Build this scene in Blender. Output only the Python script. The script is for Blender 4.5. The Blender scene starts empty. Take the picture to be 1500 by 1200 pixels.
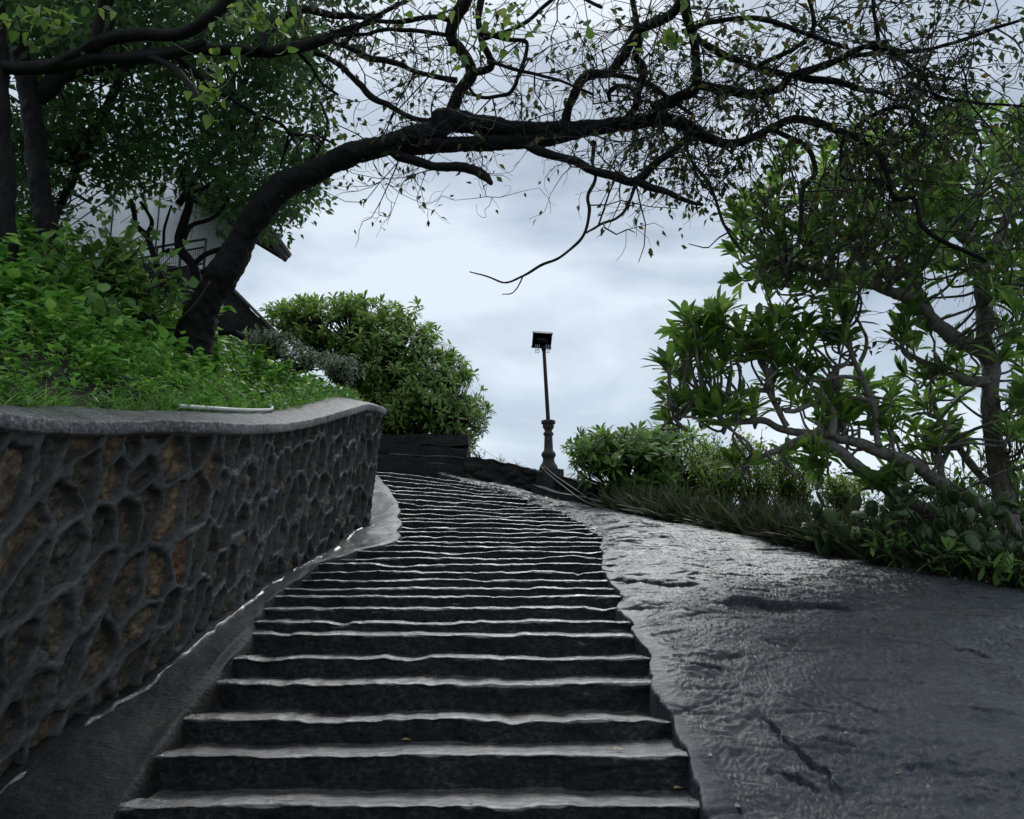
import bpy, math, random
import numpy as np
rng = np.random.default_rng(11); random.seed(11)
SC = bpy.context.scene
COL = SC.collection
# ------------------------------------------------------------------ camera, sky, sun, exposure
F = 1200.0; PITCH = math.radians(10.9); EYE = 1.6
cam = bpy.data.cameras.new("camera"); cam.sensor_width = 36; cam.lens = 36 * F / 1500
cam.clip_end = 3000; cam.clip_start = 0.05
camo = bpy.data.objects.new("camera", cam); COL.objects.link(camo)
camo.location = (0, 0, EYE); camo.rotation_euler = (math.pi / 2 + PITCH, 0, 0); SC.camera = camo
SC.view_settings.view_transform = 'Standard'; SC.view_settings.look = 'None'
SC.view_settings.exposure = 0.42; SC.view_settings.gamma = 1
SC.cycles.use_denoising = True; SC.cycles.max_bounces = 8
SUN_EL, SUN_AZ = math.radians(50), math.radians(8)          # azimuth from +Y towards +X
w = bpy.data.worlds.new("World"); SC.world = w; w.use_nodes = True
nt = w.node_tree; nd = nt.nodes; lk = nt.links; nd.clear()
out = nd.new('ShaderNodeOutputWorld'); bg = nd.new('ShaderNodeBackground'); bg.inputs[1].default_value = 0.1
sky = nd.new('ShaderNodeTexSky'); sky.sky_type = 'NISHITA'; sky.sun_disc = False
sky.sun_elevation = SUN_EL; sky.sun_rotation = SUN_AZ
tc = nd.new('ShaderNodeTexCoord'); mp = nd.new('ShaderNodeMapping'); mp.inputs['Scale'].default_value = (1.0, 1.0, 2.2)
n1 = nd.new('ShaderNodeTexNoise'); n1.inputs['Scale'].default_value = 2.1; n1.inputs['Detail'].default_value = 7
n1.inputs['Roughness'].default_value = 0.52; n1.inputs['Distortion'].default_value = 0.35
cr = nd.new('ShaderNodeValToRGB')
cr.color_ramp.elements[0].position = 0.41; cr.color_ramp.elements[0].color = (3.0, 3.62, 4.35, 1)
cr.color_ramp.elements[1].position = 0.58; cr.color_ramp.elements[1].color = (5.95, 6.65, 7.3, 1)
e = cr.color_ramp.elements.new(0.5); e.color = (4.3, 5.0, 5.8, 1)
# the cloud deck brightens towards the horizon
sp = nd.new('ShaderNodeSeparateXYZ'); mr = nd.new('ShaderNodeMapRange')
mr.inputs['From Min'].default_value = 0.02; mr.inputs['From Max'].default_value = 0.36
mr.inputs['To Min'].default_value = 1.05; mr.inputs['To Max'].default_value = 1.0
mul = nd.new('ShaderNodeVectorMath'); mul.operation = 'SCALE'
mx = nd.new('ShaderNodeMixRGB'); mx.inputs[0].default_value = 0.9
lk.new(tc.outputs['Generated'], mp.inputs[0]); lk.new(mp.outputs[0], n1.inputs['Vector'])
lk.new(n1.outputs[0], cr.inputs[0]); lk.new(tc.outputs['Generated'], sp.inputs[0]); lk.new(sp.outputs[2], mr.inputs[0])
lk.new(cr.outputs[0], mul.inputs[0]); lk.new(mr.outputs[0], mul.inputs['Scale'])
lk.new(sky.outputs[0], mx.inputs[1]); lk.new(mul.outputs[0], mx.inputs[2]); lk.new(mx.outputs[0], bg.inputs[0])
lk.new(bg.outputs[0], out.inputs[0])
sl = bpy.data.lights.new("sun", 'SUN'); sl.energy = 1.05; sl.angle = math.radians(34); sl.color = (1, 0.98, 0.95)
so = bpy.data.objects.new("sun", sl); COL.objects.link(so); so.location = (5, 10, 20)
so.rotation_euler = (math.pi / 2 - SUN_EL, 0, math.pi - SUN_AZ)

# ------------------------------------------------------------------ helpers
CP, SP = math.cos(PITCH), math.sin(PITCH)
def at(px, py, Y):
    """the world point seen in direction (px, py) at forward distance Y"""
    px = np.asarray(px, float); py = np.asarray(py, float); Y = np.asarray(Y, float)
    cx = (px - 750) / F; cy = (600 - py) / F
    dy = CP - cy * SP; dz = cy * CP + SP
    return np.stack(np.broadcast_arrays(cx / dy * Y, Y, EYE + dz / dy * Y), -1)
def pix(p):
    q = p - np.array([0, 0, EYE]); z = q[..., 1] * CP + q[..., 2] * SP; u = -q[..., 1] * SP + q[..., 2] * CP
    return 750 + F * q[..., 0] / z, 600 - F * u / z

def _h(ix, iy, iz, s):
    n = (ix * 73856093) ^ (iy * 19349663) ^ (iz * 83492791) ^ (s * 2654435761 & 0x7fffffff)
    n = n & 0xffffffff
    n = ((n ^ (n >> 16)) * 0x45d9f3b) & 0xffffffff
    n = ((n ^ (n >> 16)) * 0x45d9f3b) & 0xffffffff
    return ((n ^ (n >> 16)) & 0xffffff) / float(0xffffff)
def vnoise(P, scale=1.0, seed=0):
    P = np.asarray(P, float) * scale
    i = np.floor(P).astype(np.int64); f = P - i; f = f * f * (3 - 2 * f); r = 0
    for a in (0, 1):
        wa = f[..., 0] if a else 1 - f[..., 0]
        for b in (0, 1):
            wb = f[..., 1] if b else 1 - f[..., 1]
            for c in (0, 1):
                wc = f[..., 2] if c else 1 - f[..., 2]
                r = r + wa * wb * wc * _h(i[..., 0] + a, i[..., 1] + b, i[..., 2] + c, seed)
    return r * 2 - 1
def fbm(P, scale=1.0, octv=4, seed=0, gain=0.5):
    r = 0; a = 1.0
    for o in range(octv):
        r = r + a * vnoise(P, scale, seed + o * 17); scale *= 2.03; a *= gain
    return r
def sm(x): x = np.clip(x, 0, 1); return x * x * (3 - 2 * x)
def smooth(P, it=8):
    P = np.array(P, float)
    for _ in range(it):
        Q = P.copy(); Q[1:-1] = 0.25 * P[:-2] + 0.5 * P[1:-1] + 0.25 * P[2:]; P = Q
    return P
def resample(P, n, it=0):
    P = np.asarray(P, float); d = np.r_[0, np.cumsum(np.linalg.norm(np.diff(P, axis=0), axis=1))]
    t = np.linspace(0, d[-1], n)
    return smooth(np.stack([np.interp(t, d, P[:, k]) for k in range(P.shape[1])], -1), it)
def catmull(P, n):
    """n points on a smooth curve through the rows of P (any number of columns)"""
    P = np.asarray(P, float); m = len(P)
    if m < 3: return resample(P, n)
    Q = np.vstack([2 * P[0] - P[1], P, 2 * P[-1] - P[-2]])
    d = np.r_[0, np.cumsum(np.linalg.norm(np.diff(P[:, :3], axis=0), axis=1) + 1e-6)]
    t = np.interp(np.linspace(0, d[-1], n), d, np.arange(m)); i = np.minimum(t.astype(int), m - 2); u = (t - i)[:, None]
    a, b, c, e_ = Q[i], Q[i + 1], Q[i + 2], Q[i + 3]
    return 0.5 * (2 * b + (c - a) * u + (2 * a - 5 * b + 4 * c - e_) * u ** 2 + (3 * b - a - 3 * c + e_) * u ** 3)

def mesh_obj(name, V, faces, mat, parent=None, attrs=None, shade=True):
    me = bpy.data.meshes.new(name); V = np.ascontiguousarray(V, np.float32)
    if not isinstance(faces, (list, tuple)): faces = [faces]
    faces = [np.asarray(f, np.int32) for f in faces if len(f)]
    nf = sum(len(f) for f in faces)
    me.vertices.add(len(V)); me.vertices.foreach_set('co', V.ravel())
    loops = np.concatenate([f.ravel() for f in faces]); tot = np.concatenate([np.full(len(f), f.shape[1], np.int32) for f in faces])
    me.loops.add(len(loops)); me.loops.foreach_set('vertex_index', loops)
    me.polygons.add(nf); me.polygons.foreach_set('loop_start', np.r_[0, np.cumsum(tot)[:-1]].astype(np.int32))
    if shade: me.polygons.foreach_set('use_smooth', np.ones(nf, bool))
    for k, a in (attrs or {}).items():
        at_ = me.attributes.new(k, 'FLOAT', 'POINT'); at_.data.foreach_set('value', np.ascontiguousarray(a, np.float32))
    me.update(calc_edges=True); me.validate()
    me.materials.append(mat)
    o = bpy.data.objects.new(name, me); COL.objects.link(o)
    if parent is not None: o.parent = parent
    return o
def grid_faces(nu, nv, off=0, flip=False):
    i = np.arange(nu - 1)[:, None] * nv + np.arange(nv - 1)[None]; i = i.ravel() + off
    q = np.stack([i, i + nv, i + nv + 1, i + 1], -1)
    return q[:, ::-1] if flip else q
def tag(o, label=None, cat=None, group=None, kind=None):
    if label: o['label'] = label
    if cat: o['category'] = cat
    if group: o['group'] = group
    if kind: o['kind'] = kind
    return o
def empty(name, loc, label, cat, group=None):
    """a thing's base; parts are given in world coordinates and shifted by adopt()"""
    o = bpy.data.objects.new(name, None); COL.objects.link(o); o.location = tuple(float(v) for v in loc)
    o.empty_display_size = 0.1; o['base'] = [float(v) for v in loc]; del o['base']
    return tag(o, label, cat, group)
def part(name, V, faces, mat, parent, attrs=None, shade=True):
    p = parent
    off = np.zeros(3)
    while p is not None: off = off + np.array(p.location); p = p.parent
    return mesh_obj(name, np.asarray(V) - off, faces, mat, parent, attrs, shade)

class MB:
    """collects shapes that belong to one mesh"""
    def __init__(s): s.V = []; s.F = {}; s.n = 0
    def add(s, V, *faces):
        for f in faces:
            f = np.asarray(f); s.F.setdefault(f.shape[1], []).append(f + s.n)
        s.V.append(np.asarray(V, float)); s.n += len(V)
    def tube(s, P, R, n=6, cap=True, rough=0.0, seed=0):
        P = np.asarray(P, float); m = len(P); R = np.broadcast_to(np.asarray(R, float), (m,))
        T = np.gradient(P, axis=0); T /= np.linalg.norm(T, axis=1)[:, None] + 1e-9
        ref = np.array([0.31, 0.17, 0.93]) if abs(T[0, 2]) < 0.85 else np.array([0.95, 0.2, 0.1])
        A = np.cross(T, ref); A /= np.linalg.norm(A, axis=1)[:, None] + 1e-9; B = np.cross(T, A)
        th = np.arange(n) * 2 * math.pi / n; rr = R[:, None] * np.ones(n)
        if rough:
            q = P[:, None] + A[:, None] * np.cos(th)[None, :, None] * rr[..., None] + B[:, None] * np.sin(th)[None, :, None] * rr[..., None]
            rr = rr * (1 + rough * 0.8 * fbm(q, 4.0, 3, seed) + rough * 0.5 * fbm(q * np.array([1, 1, 0.5]), 26, 2, seed + 5))
        V = P[:, None] + A[:, None] * (np.cos(th)[None, :] * rr)[..., None] + B[:, None] * (np.sin(th)[None, :] * rr)[..., None]
        i = np.arange(m - 1)[:, None] * n + np.arange(n)[None]; j = np.arange(m - 1)[:, None] * n + (np.arange(n)[None] + 1) % n
        s.add(np.vstack([V.reshape(-1, 3), P[-1:] + T[-1:] * R[-1] * 0.5, P[:1]]), np.stack([i, j, j + n, i + n], -1).reshape(-1, 4),
              *([np.stack([(m - 1) * n + np.arange(n), (m - 1) * n + (np.arange(n) + 1) % n, np.full(n, m * n)], -1),
                 np.stack([(np.arange(n) + 1) % n, np.arange(n), np.full(n, m * n + 1)], -1)] if cap else []))
    def box(s, c, size, rot=None, bev=0.0):
        h = np.asarray(size, float) / 2; b = min(bev, *(h * 0.9)) if bev else 0.0
        if not b:
            V = np.array([[x, y, z] for x in (-1, 1) for y in (-1, 1) for z in (-1, 1)], float) * h
            Fq = [[0, 1, 3, 2], [4, 6, 7, 5], [0, 4, 5, 1], [2, 3, 7, 6], [0, 2, 6, 4], [1, 5, 7, 3]]
            V = V @ rot.T if rot is not None else V
            s.add(V + np.asarray(c, float), np.array(Fq)); return
        # chamfered box: 24 vertices
        V = []; idx = {}
        for sx in (-1, 1):
            for sy in (-1, 1):
                for sz in (-1, 1):
                    for ax in range(3):
                        v = np.array([sx, sy, sz]) * (h - b); v[ax] += (sx, sy, sz)[ax] * b
                        idx[(sx, sy, sz, ax)] = len(V); V.append(v)
        Fq, Ft = [], []
        for ax in range(3):
            o1, o2 = [k for k in range(3) if k != ax]
            for sg in (-1, 1):
                q = []
                for a, c2 in ((-1, -1), (1, -1), (1, 1), (-1, 1)):
                    k = [0, 0, 0]; k[ax] = sg; k[o1] = a; k[o2] = c2; q.append(idx[(*k, ax)])
                Fq.append(q if (sg > 0) ^ (ax == 1) else q[::-1])
        for ax in range(3):
            o1, o2 = [k for k in range(3) if k != ax]
            for a in (-1, 1):
                for c2 in (-1, 1):
                    k0 = [0, 0, 0]; k1 = [0, 0, 0]; k0[ax] = -1; k1[ax] = 1
                    for k in (k0, k1): k[o1] = a; k[o2] = c2
                    Fq.append([idx[(*k0, o1)], idx[(*k1, o1)], idx[(*k1, o2)], idx[(*k0, o2)]])
        for sx in (-1, 1):
            for sy in (-1, 1):
                for sz in (-1, 1): Ft.append([idx[(sx, sy, sz, k)] for k in range(3)])
        V = np.array(V); V = V @ rot.T if rot is not None else V
        s.add(V + np.asarray(c, float), np.array(Fq), np.array(Ft))
    def lathe(s, c, prof, n=20, axis=np.array([0, 0, 1.0])):
        prof = np.asarray(prof, float); P = np.asarray(c, float) + axis * prof[:, 1:2]; th = np.arange(n) * 2 * math.pi / n
        V = P[:, None] + np.stack([np.cos(th), np.sin(th), 0 * th], -1)[None] * prof[:, 0][:, None, None]; m = len(prof)
        i = np.arange(m - 1)[:, None] * n + np.arange(n)[None]; j = np.arange(m - 1)[:, None] * n + (np.arange(n)[None] + 1) % n
        s.add(V.reshape(-1, 3), np.stack([i, j, j + n, i + n], -1).reshape(-1, 4))
    def arrays(s): return np.vstack(s.V), [np.vstack(f) for f in s.F.values()]
    def build(s, name, mat, parent=None, shade=True):
        V, Fs = s.arrays(); return part(name, V, Fs, mat, parent, None, shade)

def rx(a): c, s = math.cos(a), math.sin(a); return np.array([[1, 0, 0], [0, c, -s], [0, s, c]])
def ry(a): c, s = math.cos(a), math.sin(a); return np.array([[c, 0, s], [0, 1, 0], [-s, 0, c]])
def rz(a): c, s = math.cos(a), math.sin(a); return np.array([[c, -s, 0], [s, c, 0], [0, 0, 1]])

# leaf outlines: (x across, y along, z out of the blade)
def blade(widths, ts, fold=0.18, droop=0.25):
    V = [(0, 0, 0)]
    for t, wd in zip(ts, widths):
        z = -droop * t * t
        V += [(-wd, t, z + fold * wd), (0, t, z), (wd, t, z + fold * wd)]
    V.append((0, 1, -droop)); n = len(ts); F4, F3 = [], [(0, 2, 1), (0, 3, 2)]
    for k in range(n - 1):
        a = 1 + 3 * k; F4 += [(a, a + 1, a + 4, a + 3), (a + 1, a + 2, a + 5, a + 4)]
    a = 1 + 3 * (n - 1); F3 += [(a, a + 1, len(V) - 1), (a + 1, a + 2, len(V) - 1)]
    return np.array(V, float), [np.array(f) for f in (F4, F3) if len(f)]
LF_OVATE = blade([0.26], [0.42], 0.35, 0.12)
LF_CORD = blade([0.30, 0.38, 0.2], [0.12, 0.38, 0.72], 0.3, 0.25)
LF_LANCE = blade([0.07, 0.135, 0.125], [0.22, 0.5, 0.78], 0.35, 0.22)
LF_NARROW = blade([0.085, 0.075], [0.35, 0.7], 0.3, 0.3)
LF_GRASS = blade([0.022, 0.018, 0.01], [0.15, 0.5, 0.8], 0.3, 0.45)
def nrm(v): return v / (np.linalg.norm(v, axis=-1, keepdims=True) + 1e-9)
def leaf_arrays(tmpl, pos, dirs, up, size):
    tv, tf = tmpl; n = len(pos); k = len(tv)
    y = nrm(dirs); x = nrm(np.cross(y, up) + 1e-6); z = np.cross(x, y)
    V = pos[:, None] + size[:, None, None] * (tv[None, :, 0:1] * x[:, None] + tv[None, :, 1:2] * y[:, None] + tv[None, :, 2:3] * z[:, None])
    off = (np.arange(n) * k)[:, None, None]
    return V.reshape(-1, 3), [(f[None] + off).reshape(-1, f.shape[1]) for f in tf], np.repeat(rng.random(n), k)
def leaves(name, tmpl, pos, dirs, up, size, mat, parent=None):
    V, Fs, r = leaf_arrays(tmpl, pos, dirs, up, size)
    return part(name, V, Fs, mat, parent, {'rnd': r}, shade=True)
def rdir(n): return nrm(rng.normal(size=(n, 3)))

# ------------------------------------------------------------------ materials
def mat_new(name):
    m = bpy.data.materials.new(name); m.use_nodes = True; n = m.node_tree; n.nodes.clear()
    o = n.nodes.new('ShaderNodeOutputMaterial'); b = n.nodes.new('ShaderNodeBsdfPrincipled'); n.links.new(b.outputs[0], o.inputs[0])
    return m, n, b, o
def ramp(n, stops):
    r = n.nodes.new('ShaderNodeValToRGB'); el = r.color_ramp.elements
    while len(el) > 1: el.remove(el[0])
    el[0].position = stops[0][0]; el[0].color = (*stops[0][1], 1)
    for p, c in stops[1:]:
        q = el.new(p); q.color = (*c, 1)
    return r
def noise(n, scale, detail=6, rough=0.55, vec=None, dist=0.0, stretch=None):
    t = n.nodes.new('ShaderNodeTexNoise'); t.inputs['Scale'].default_value = scale; t.inputs['Detail'].default_value = detail
    t.inputs['Roughness'].default_value = rough; t.inputs['Distortion'].default_value = dist
    c = n.nodes.new('ShaderNodeTexCoord'); v = c.outputs['Object']
    if stretch:
        m = n.nodes.new('ShaderNodeMapping'); m.inputs['Scale'].default_value = stretch; n.links.new(v, m.inputs[0]); v = m.outputs[0]
    n.links.new(v, t.inputs['Vector']); return t
def maprange(n, src, a, b, c, d):
    m = n.nodes.new('ShaderNodeMapRange')
    for k, v in zip(('From Min', 'From Max', 'To Min', 'To Max'), (a, b, c, d)): m.inputs[k].default_value = v
    n.links.new(src, m.inputs[0]); return m.outputs[0]
def bump(n, b, srcs):
    prev = None
    for src, st, ds in srcs:
        q = n.nodes.new('ShaderNodeBump'); q.inputs['Strength'].default_value = st; q.inputs['Distance'].default_value = ds
        n.links.new(src, q.inputs['Height'])
        if prev is not None: n.links.new(prev, q.inputs['Normal'])
        prev = q.outputs[0]
    n.links.new(prev, b.inputs['Normal'])
def m_rock(name, c0, c1, c2, r0, r1, stretch=(1.0, 5.0, 5.0), fine=0.6, brown=None, wet=0.0, dryspec=0.3, relief=1.0, wrough=0.12, grain=0.8, cior=1.7):
    m, n, b, o = mat_new(name)
    t1 = noise(n, 2.2, 8, 0.6, stretch=(1, 2, 2)); t2 = noise(n, 9, 8, 0.65, stretch=stretch); t3 = noise(n, 130, 4, 0.7); t4 = noise(n, 27, 7, 0.65, stretch=(1, 1.6, 1.6))
    r = ramp(n, [(0.3, c0), (0.52, c1), (0.75, c2)])
    mixn = n.nodes.new('ShaderNodeMath'); mixn.operation = 'ADD'; mixn.use_clamp = True
    sc = maprange(n, t3.outputs[0], 0.2, 0.8, -0.28, 0.28); n.links.new(t1.outputs[0], mixn.inputs[0]); n.links.new(sc, mixn.inputs[1])
    n.links.new(mixn.outputs[0], r.inputs[0]); col = r.outputs[0]
    if brown:
        bn = noise(n, 1.1, 5, 0.6); mk = maprange(n, bn.outputs[0], 0.48, 0.66, 0, 0.75)
        mm = n.nodes.new('ShaderNodeMixRGB'); mm.inputs[2].default_value = (*brown, 1); n.links.new(mk, mm.inputs[0]); n.links.new(col, mm.inputs[1]); col = mm.outputs[0]
    gr = ramp(n, [(0.34, (0.25, 0.25, 0.26)), (0.5, (0.85, 0.85, 0.85)), (0.66, (2.6, 2.5, 2.4))]); n.links.new(t4.outputs[0], gr.inputs[0])
    gm = n.nodes.new('ShaderNodeMixRGB'); gm.blend_type = 'MULTIPLY'; gm.inputs[0].default_value = grain; n.links.new(col, gm.inputs[1]); n.links.new(gr.outputs[0], gm.inputs[2]); col = gm.outputs[0]
    n.links.new(col, b.inputs['Base Color'])
    n.links.new(maprange(n, t1.outputs[0], 0.3, 0.7, r0, r1), b.inputs['Roughness'])
    b.inputs['Specular IOR Level'].default_value = dryspec
    if wet:                                   # rain water lies as a film on faces that look up
        g = n.nodes.new('ShaderNodeNewGeometry'); z = n.nodes.new('ShaderNodeSeparateXYZ'); n.links.new(g.outputs['Normal'], z.inputs[0])
        up = maprange(n, z.outputs[2], 0.45, 0.9, 0.0, 1.0); pz = n.nodes.new('ShaderNodeMath'); pz.operation = 'MULTIPLY'
        n.links.new(up, pz.inputs[0]); n.links.new(maprange(n, t2.outputs[0], 0.3, 0.6, 0.55 * wet, wet), pz.inputs[1])
        n.links.new(pz.outputs[0], b.inputs['Coat Weight']); b.inputs['Coat Roughness'].default_value = 0.1; b.inputs['Coat IOR'].default_value = cior
        rm = n.nodes.new('ShaderNodeMixRGB'); n.links.new(up, rm.inputs[0]); rl = b.inputs['Roughness'].links[0].from_socket; n.links.new(rl, rm.inputs[1]); rm.inputs[2].default_value = (wrough, wrough, wrough, 1); n.links.new(rm.outputs[0], b.inputs['Roughness'])
        n.links.new(maprange(n, z.outputs[2], 0.45, 0.9, dryspec, 0.3 + 0.6 * wet), b.inputs['Specular IOR Level'])
    bump(n, b, [(t2.outputs[0], 1.0 * relief, 0.03), (t4.outputs[0], 1.0 * fine, 0.014), (t3.outputs[0], 1.0 * fine, 0.004)])
    if wet: 
        bb = n.nodes.new('ShaderNodeBump'); bb.inputs['Strength'].default_value = 1.0 * relief; bb.inputs['Distance'].default_value = 0.014; n.links.new(t4.outputs[0], bb.inputs['Height']); n.links.new(bb.outputs[0], b.inputs['Coat Normal'])
    return m
M_SLAB = m_rock('wet_basalt', (0.014, 0.0165, 0.022), (0.024, 0.028, 0.036), (0.038, 0.042, 0.052), 0.32, 0.5, (1, 1.7, 1.7), 0.8, None, 0.55, 0.25, wrough=0.3, cior=1.65, relief=0.65)
M_STEP = m_rock('wet_step_stone', (0.006, 0.006, 0.006), (0.014, 0.014, 0.0135), (0.034, 0.032, 0.03), 0.35, 0.55, (1, 2, 2), 1.0, None, 1.0, 0.2, grain=1.0, cior=3.8, wrough=0.09)
M_GUT = m_rock('wet_gutter_stone', (0.006, 0.006, 0.0065), (0.013, 0.013, 0.0135), (0.028, 0.027, 0.026), 0.3, 0.5, (1, 3, 3), 0.9, (0.022, 0.016, 0.01), 0.12, 0.12, wrough=0.55)
M_DARKSTONE = m_rock('dark_masonry', (0.008, 0.008, 0.008), (0.018, 0.017, 0.016), (0.04, 0.036, 0.032), 0.5, 0.8, (1, 1, 1), 1.0)
M_LAMPSTONE = m_rock('lamp_stone', (0.03, 0.025, 0.022), (0.05, 0.043, 0.038), (0.075, 0.066, 0.058), 0.45, 0.7, (1, 1, 1), 0.7)
M_COPING = m_rock('wet_cement', (0.075, 0.075, 0.075), (0.13, 0.13, 0.13), (0.19, 0.19, 0.19), 0.25, 0.5, (1, 1, 1), 0.5)
def m_wall():
    m, n, b, o = mat_new('rubble_and_mortar')
    a = n.nodes.new('ShaderNodeAttribute'); a.attribute_name = 'mortar'; s = n.nodes.new('ShaderNodeAttribute'); s.attribute_name = 'stone'
    r = ramp(n, [(0.0, (0.036, 0.032, 0.026)), (0.35, (0.08, 0.064, 0.044)), (0.6, (0.045, 0.042, 0.036)), (0.8, (0.12, 0.082, 0.046)), (0.955, (0.085, 0.068, 0.048)), (0.965, (0.14, 0.06, 0.025)), (1.0, (0.13, 0.055, 0.02))])
    n.links.new(s.outputs['Fac'], r.inputs[0])
    t = noise(n, 14, 8, 0.65); t2 = noise(n, 90, 5, 0.65); t3 = noise(n, 2.5, 5, 0.6)
    mm = n.nodes.new('ShaderNodeMixRGB'); mm.blend_type = 'MULTIPLY'; mm.inputs[0].default_value = 1
    rr = ramp(n, [(0.32, (0.25, 0.25, 0.27)), (0.5, (0.9, 0.9, 0.88)), (0.68, (2.2, 2.1, 1.9))]); n.links.new(t.outputs[0], rr.inputs[0])
    n.links.new(r.outputs[0], mm.inputs[1]); n.links.new(rr.outputs[0], mm.inputs[2])
    mo = ramp(n, [(0.32, (0.022, 0.023, 0.022)), (0.5, (0.06, 0.061, 0.058)), (0.68, (0.14, 0.137, 0.13))]); ad = n.nodes.new('ShaderNodeMixRGB'); ad.inputs[0].default_value = 0.55; n.links.new(t3.outputs[0], ad.inputs[1]); n.links.new(t.outputs[0], ad.inputs[2]); n.links.new(ad.outputs[0], mo.inputs[0])
    mix = n.nodes.new('ShaderNodeMixRGB'); n.links.new(a.outputs['Fac'], mix.inputs[0]); n.links.new(mm.outputs[0], mix.inputs[1]); n.links.new(mo.outputs[0], mix.inputs[2])
    n.links.new(mix.outputs[0], b.inputs['Base Color']); b.inputs['Roughness'].default_value = 0.5
    b.inputs['Specular IOR Level'].default_value = 0.35; bump(n, b, [(t.outputs[0], 0.8, 0.02), (t2.outputs[0], 0.8, 0.006)])
    return m
M_WALL = m_wall()
def m_simple(name, col, rough=0.6, var=0.25, scale=12, bmp=0.2, metal=0.0, stretch=None, spec=0.5):
    m, n, b, o = mat_new(name); t = noise(n, scale, 6, 0.6, stretch=stretch)
    r = ramp(n, [(0.3, tuple(c * (1 - var) for c in col)), (0.7, tuple(c * (1 + var) for c in col))])
    n.links.new(t.outputs[0], r.inputs[0]); n.links.new(r.outputs[0], b.inputs['Base Color'])
    b.inputs['Specular IOR Level'].default_value = spec; b.inputs['Roughness'].default_value = rough; b.inputs['Metallic'].default_value = metal
    bump(n, b, [(t.outputs[0], bmp, 0.01)]); return m
M_BARK = m_simple('dark_wet_bark', (0.009, 0.008, 0.007), 0.7, 0.7, 30, 1.0, stretch=(1, 1, 0.4), spec=0.2)
M_BARK2 = m_simple('grey_frangipani_bark', (0.15, 0.135, 0.118), 0.7, 0.6, 18, 1.0)
M_TWIG = m_simple('twig_bark', (0.014, 0.011, 0.01), 0.7, 0.4, 20, 0.2)
M_SOIL = m_simple('soil', (0.025, 0.02, 0.014), 0.9, 0.5, 9, 0.8)
M_HILL = m_simple('hill_ground', (0.03, 0.045, 0.018), 0.9, 0.5, 0.8, 0.6)
M_WHITE = m_simple('white_plaster', (0.9, 0.91, 0.92), 0.8, 0.08, 3, 0.1)
M_PIPE = m_simple('white_plastic_pipe', (0.6, 0.6, 0.58), 0.35, 0.12, 14, 0.05)
M_TILE = m_simple('brown_roof', (0.035, 0.027, 0.024), 0.7, 0.4, 8, 0.4)
M_METAL = m_simple('rusty_dark_metal', (0.03, 0.02, 0.018), 0.5, 0.5, 20, 0.2, 0.5)
M_BLACK = m_simple('black_lamp_metal', (0.012, 0.012, 0.014), 0.45, 0.3, 20, 0.1, 0.3)
M_CABLE = m_simple('grey_cable', (0.16, 0.17, 0.13), 0.5, 0.2, 20, 0.0)
M_RAIL = m_simple('dark_railing', (0.02, 0.022, 0.025), 0.5, 0.2, 20, 0.0, 0.4)
M_DRY = m_simple('dry_vine', (0.06, 0.045, 0.032), 0.85, 0.5, 30, 0.2)
M_GLASS = m_simple('lamp_glass', (0.5, 0.55, 0.6), 0.1, 0.05, 5, 0.0)
def m_leaf(name, stops, rough=0.4, trans=0.3, tcol=(0.16, 0.3, 0.03), spec=0.5):
    m, n, b, o = mat_new(name); a = n.nodes.new('ShaderNodeAttribute'); a.attribute_name = 'rnd'
    r = ramp(n, stops); n.links.new(a.outputs['Fac'], r.inputs[0]); n.links.new(r.outputs[0], b.inputs['Base Color'])
    b.inputs['Roughness'].default_value = rough; b.inputs['Specular IOR Level'].default_value = spec
    t = n.nodes.new('ShaderNodeBsdfTranslucent'); mc = n.nodes.new('ShaderNodeMixRGB'); mc.blend_type = 'MULTIPLY'; mc.inputs[0].default_value = 1
    g = n.nodes.new('ShaderNodeVectorMath'); g.operation = 'SCALE'; g.inputs['Scale'].default_value = 2.2
    n.links.new(r.outputs[0], g.inputs[0]); n.links.new(g.outputs[0], t.inputs[0])
    x = n.nodes.new('ShaderNodeMixShader'); x.inputs[0].default_value = trans
    n.links.new(b.outputs[0], x.inputs[1]); n.links.new(t.outputs[0], x.inputs[2]); n.links.new(x.outputs[0], o.inputs[0]); return m
M_LF_ARCH = m_leaf('arching_tree_leaf', [(0, (0.02, 0.03, 0.01)), (0.6, (0.04, 0.06, 0.018)), (0.85, (0.07, 0.085, 0.02)), (1, (0.13, 0.10, 0.025))], 0.5, 0.3)
M_LF_DARK = m_leaf('dark_tree_leaf', [(0, (0.022, 0.049, 0.019)), (0.7, (0.049, 0.100, 0.034)), (1, (0.091, 0.168, 0.045))], 0.5, 0.42, spec=0.3)
M_LF_LIME = m_leaf('lime_leaf', [(0, (0.06, 0.12, 0.02)), (0.6, (0.11, 0.19, 0.035)), (1, (0.2, 0.25, 0.05))], 0.4, 0.45)
M_LF_BANK = m_leaf('bank_leaf', [(0, (0.060, 0.159, 0.027)), (0.5, (0.117, 0.276, 0.042)), (0.85, (0.197, 0.388, 0.060)), (1, (0.309, 0.428, 0.107))], 0.36, 0.35)
M_LF_BROAD = m_leaf('broad_leaf', [(0, (0.071, 0.151, 0.034)), (0.6, (0.151, 0.277, 0.063)), (1, (0.285, 0.396, 0.112))], 0.38, 0.35)
M_LF_SILVER = m_leaf('silver_leaf', [(0, (0.13, 0.19, 0.11)), (1, (0.3, 0.38, 0.25))], 0.6, 0.2)
M_LF_FRANG = m_leaf('frangipani_leaf', [(0, (0.053, 0.106, 0.024)), (0.6, (0.113, 0.218, 0.040)), (1, (0.211, 0.330, 0.060))], 0.38, 0.4)
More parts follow.
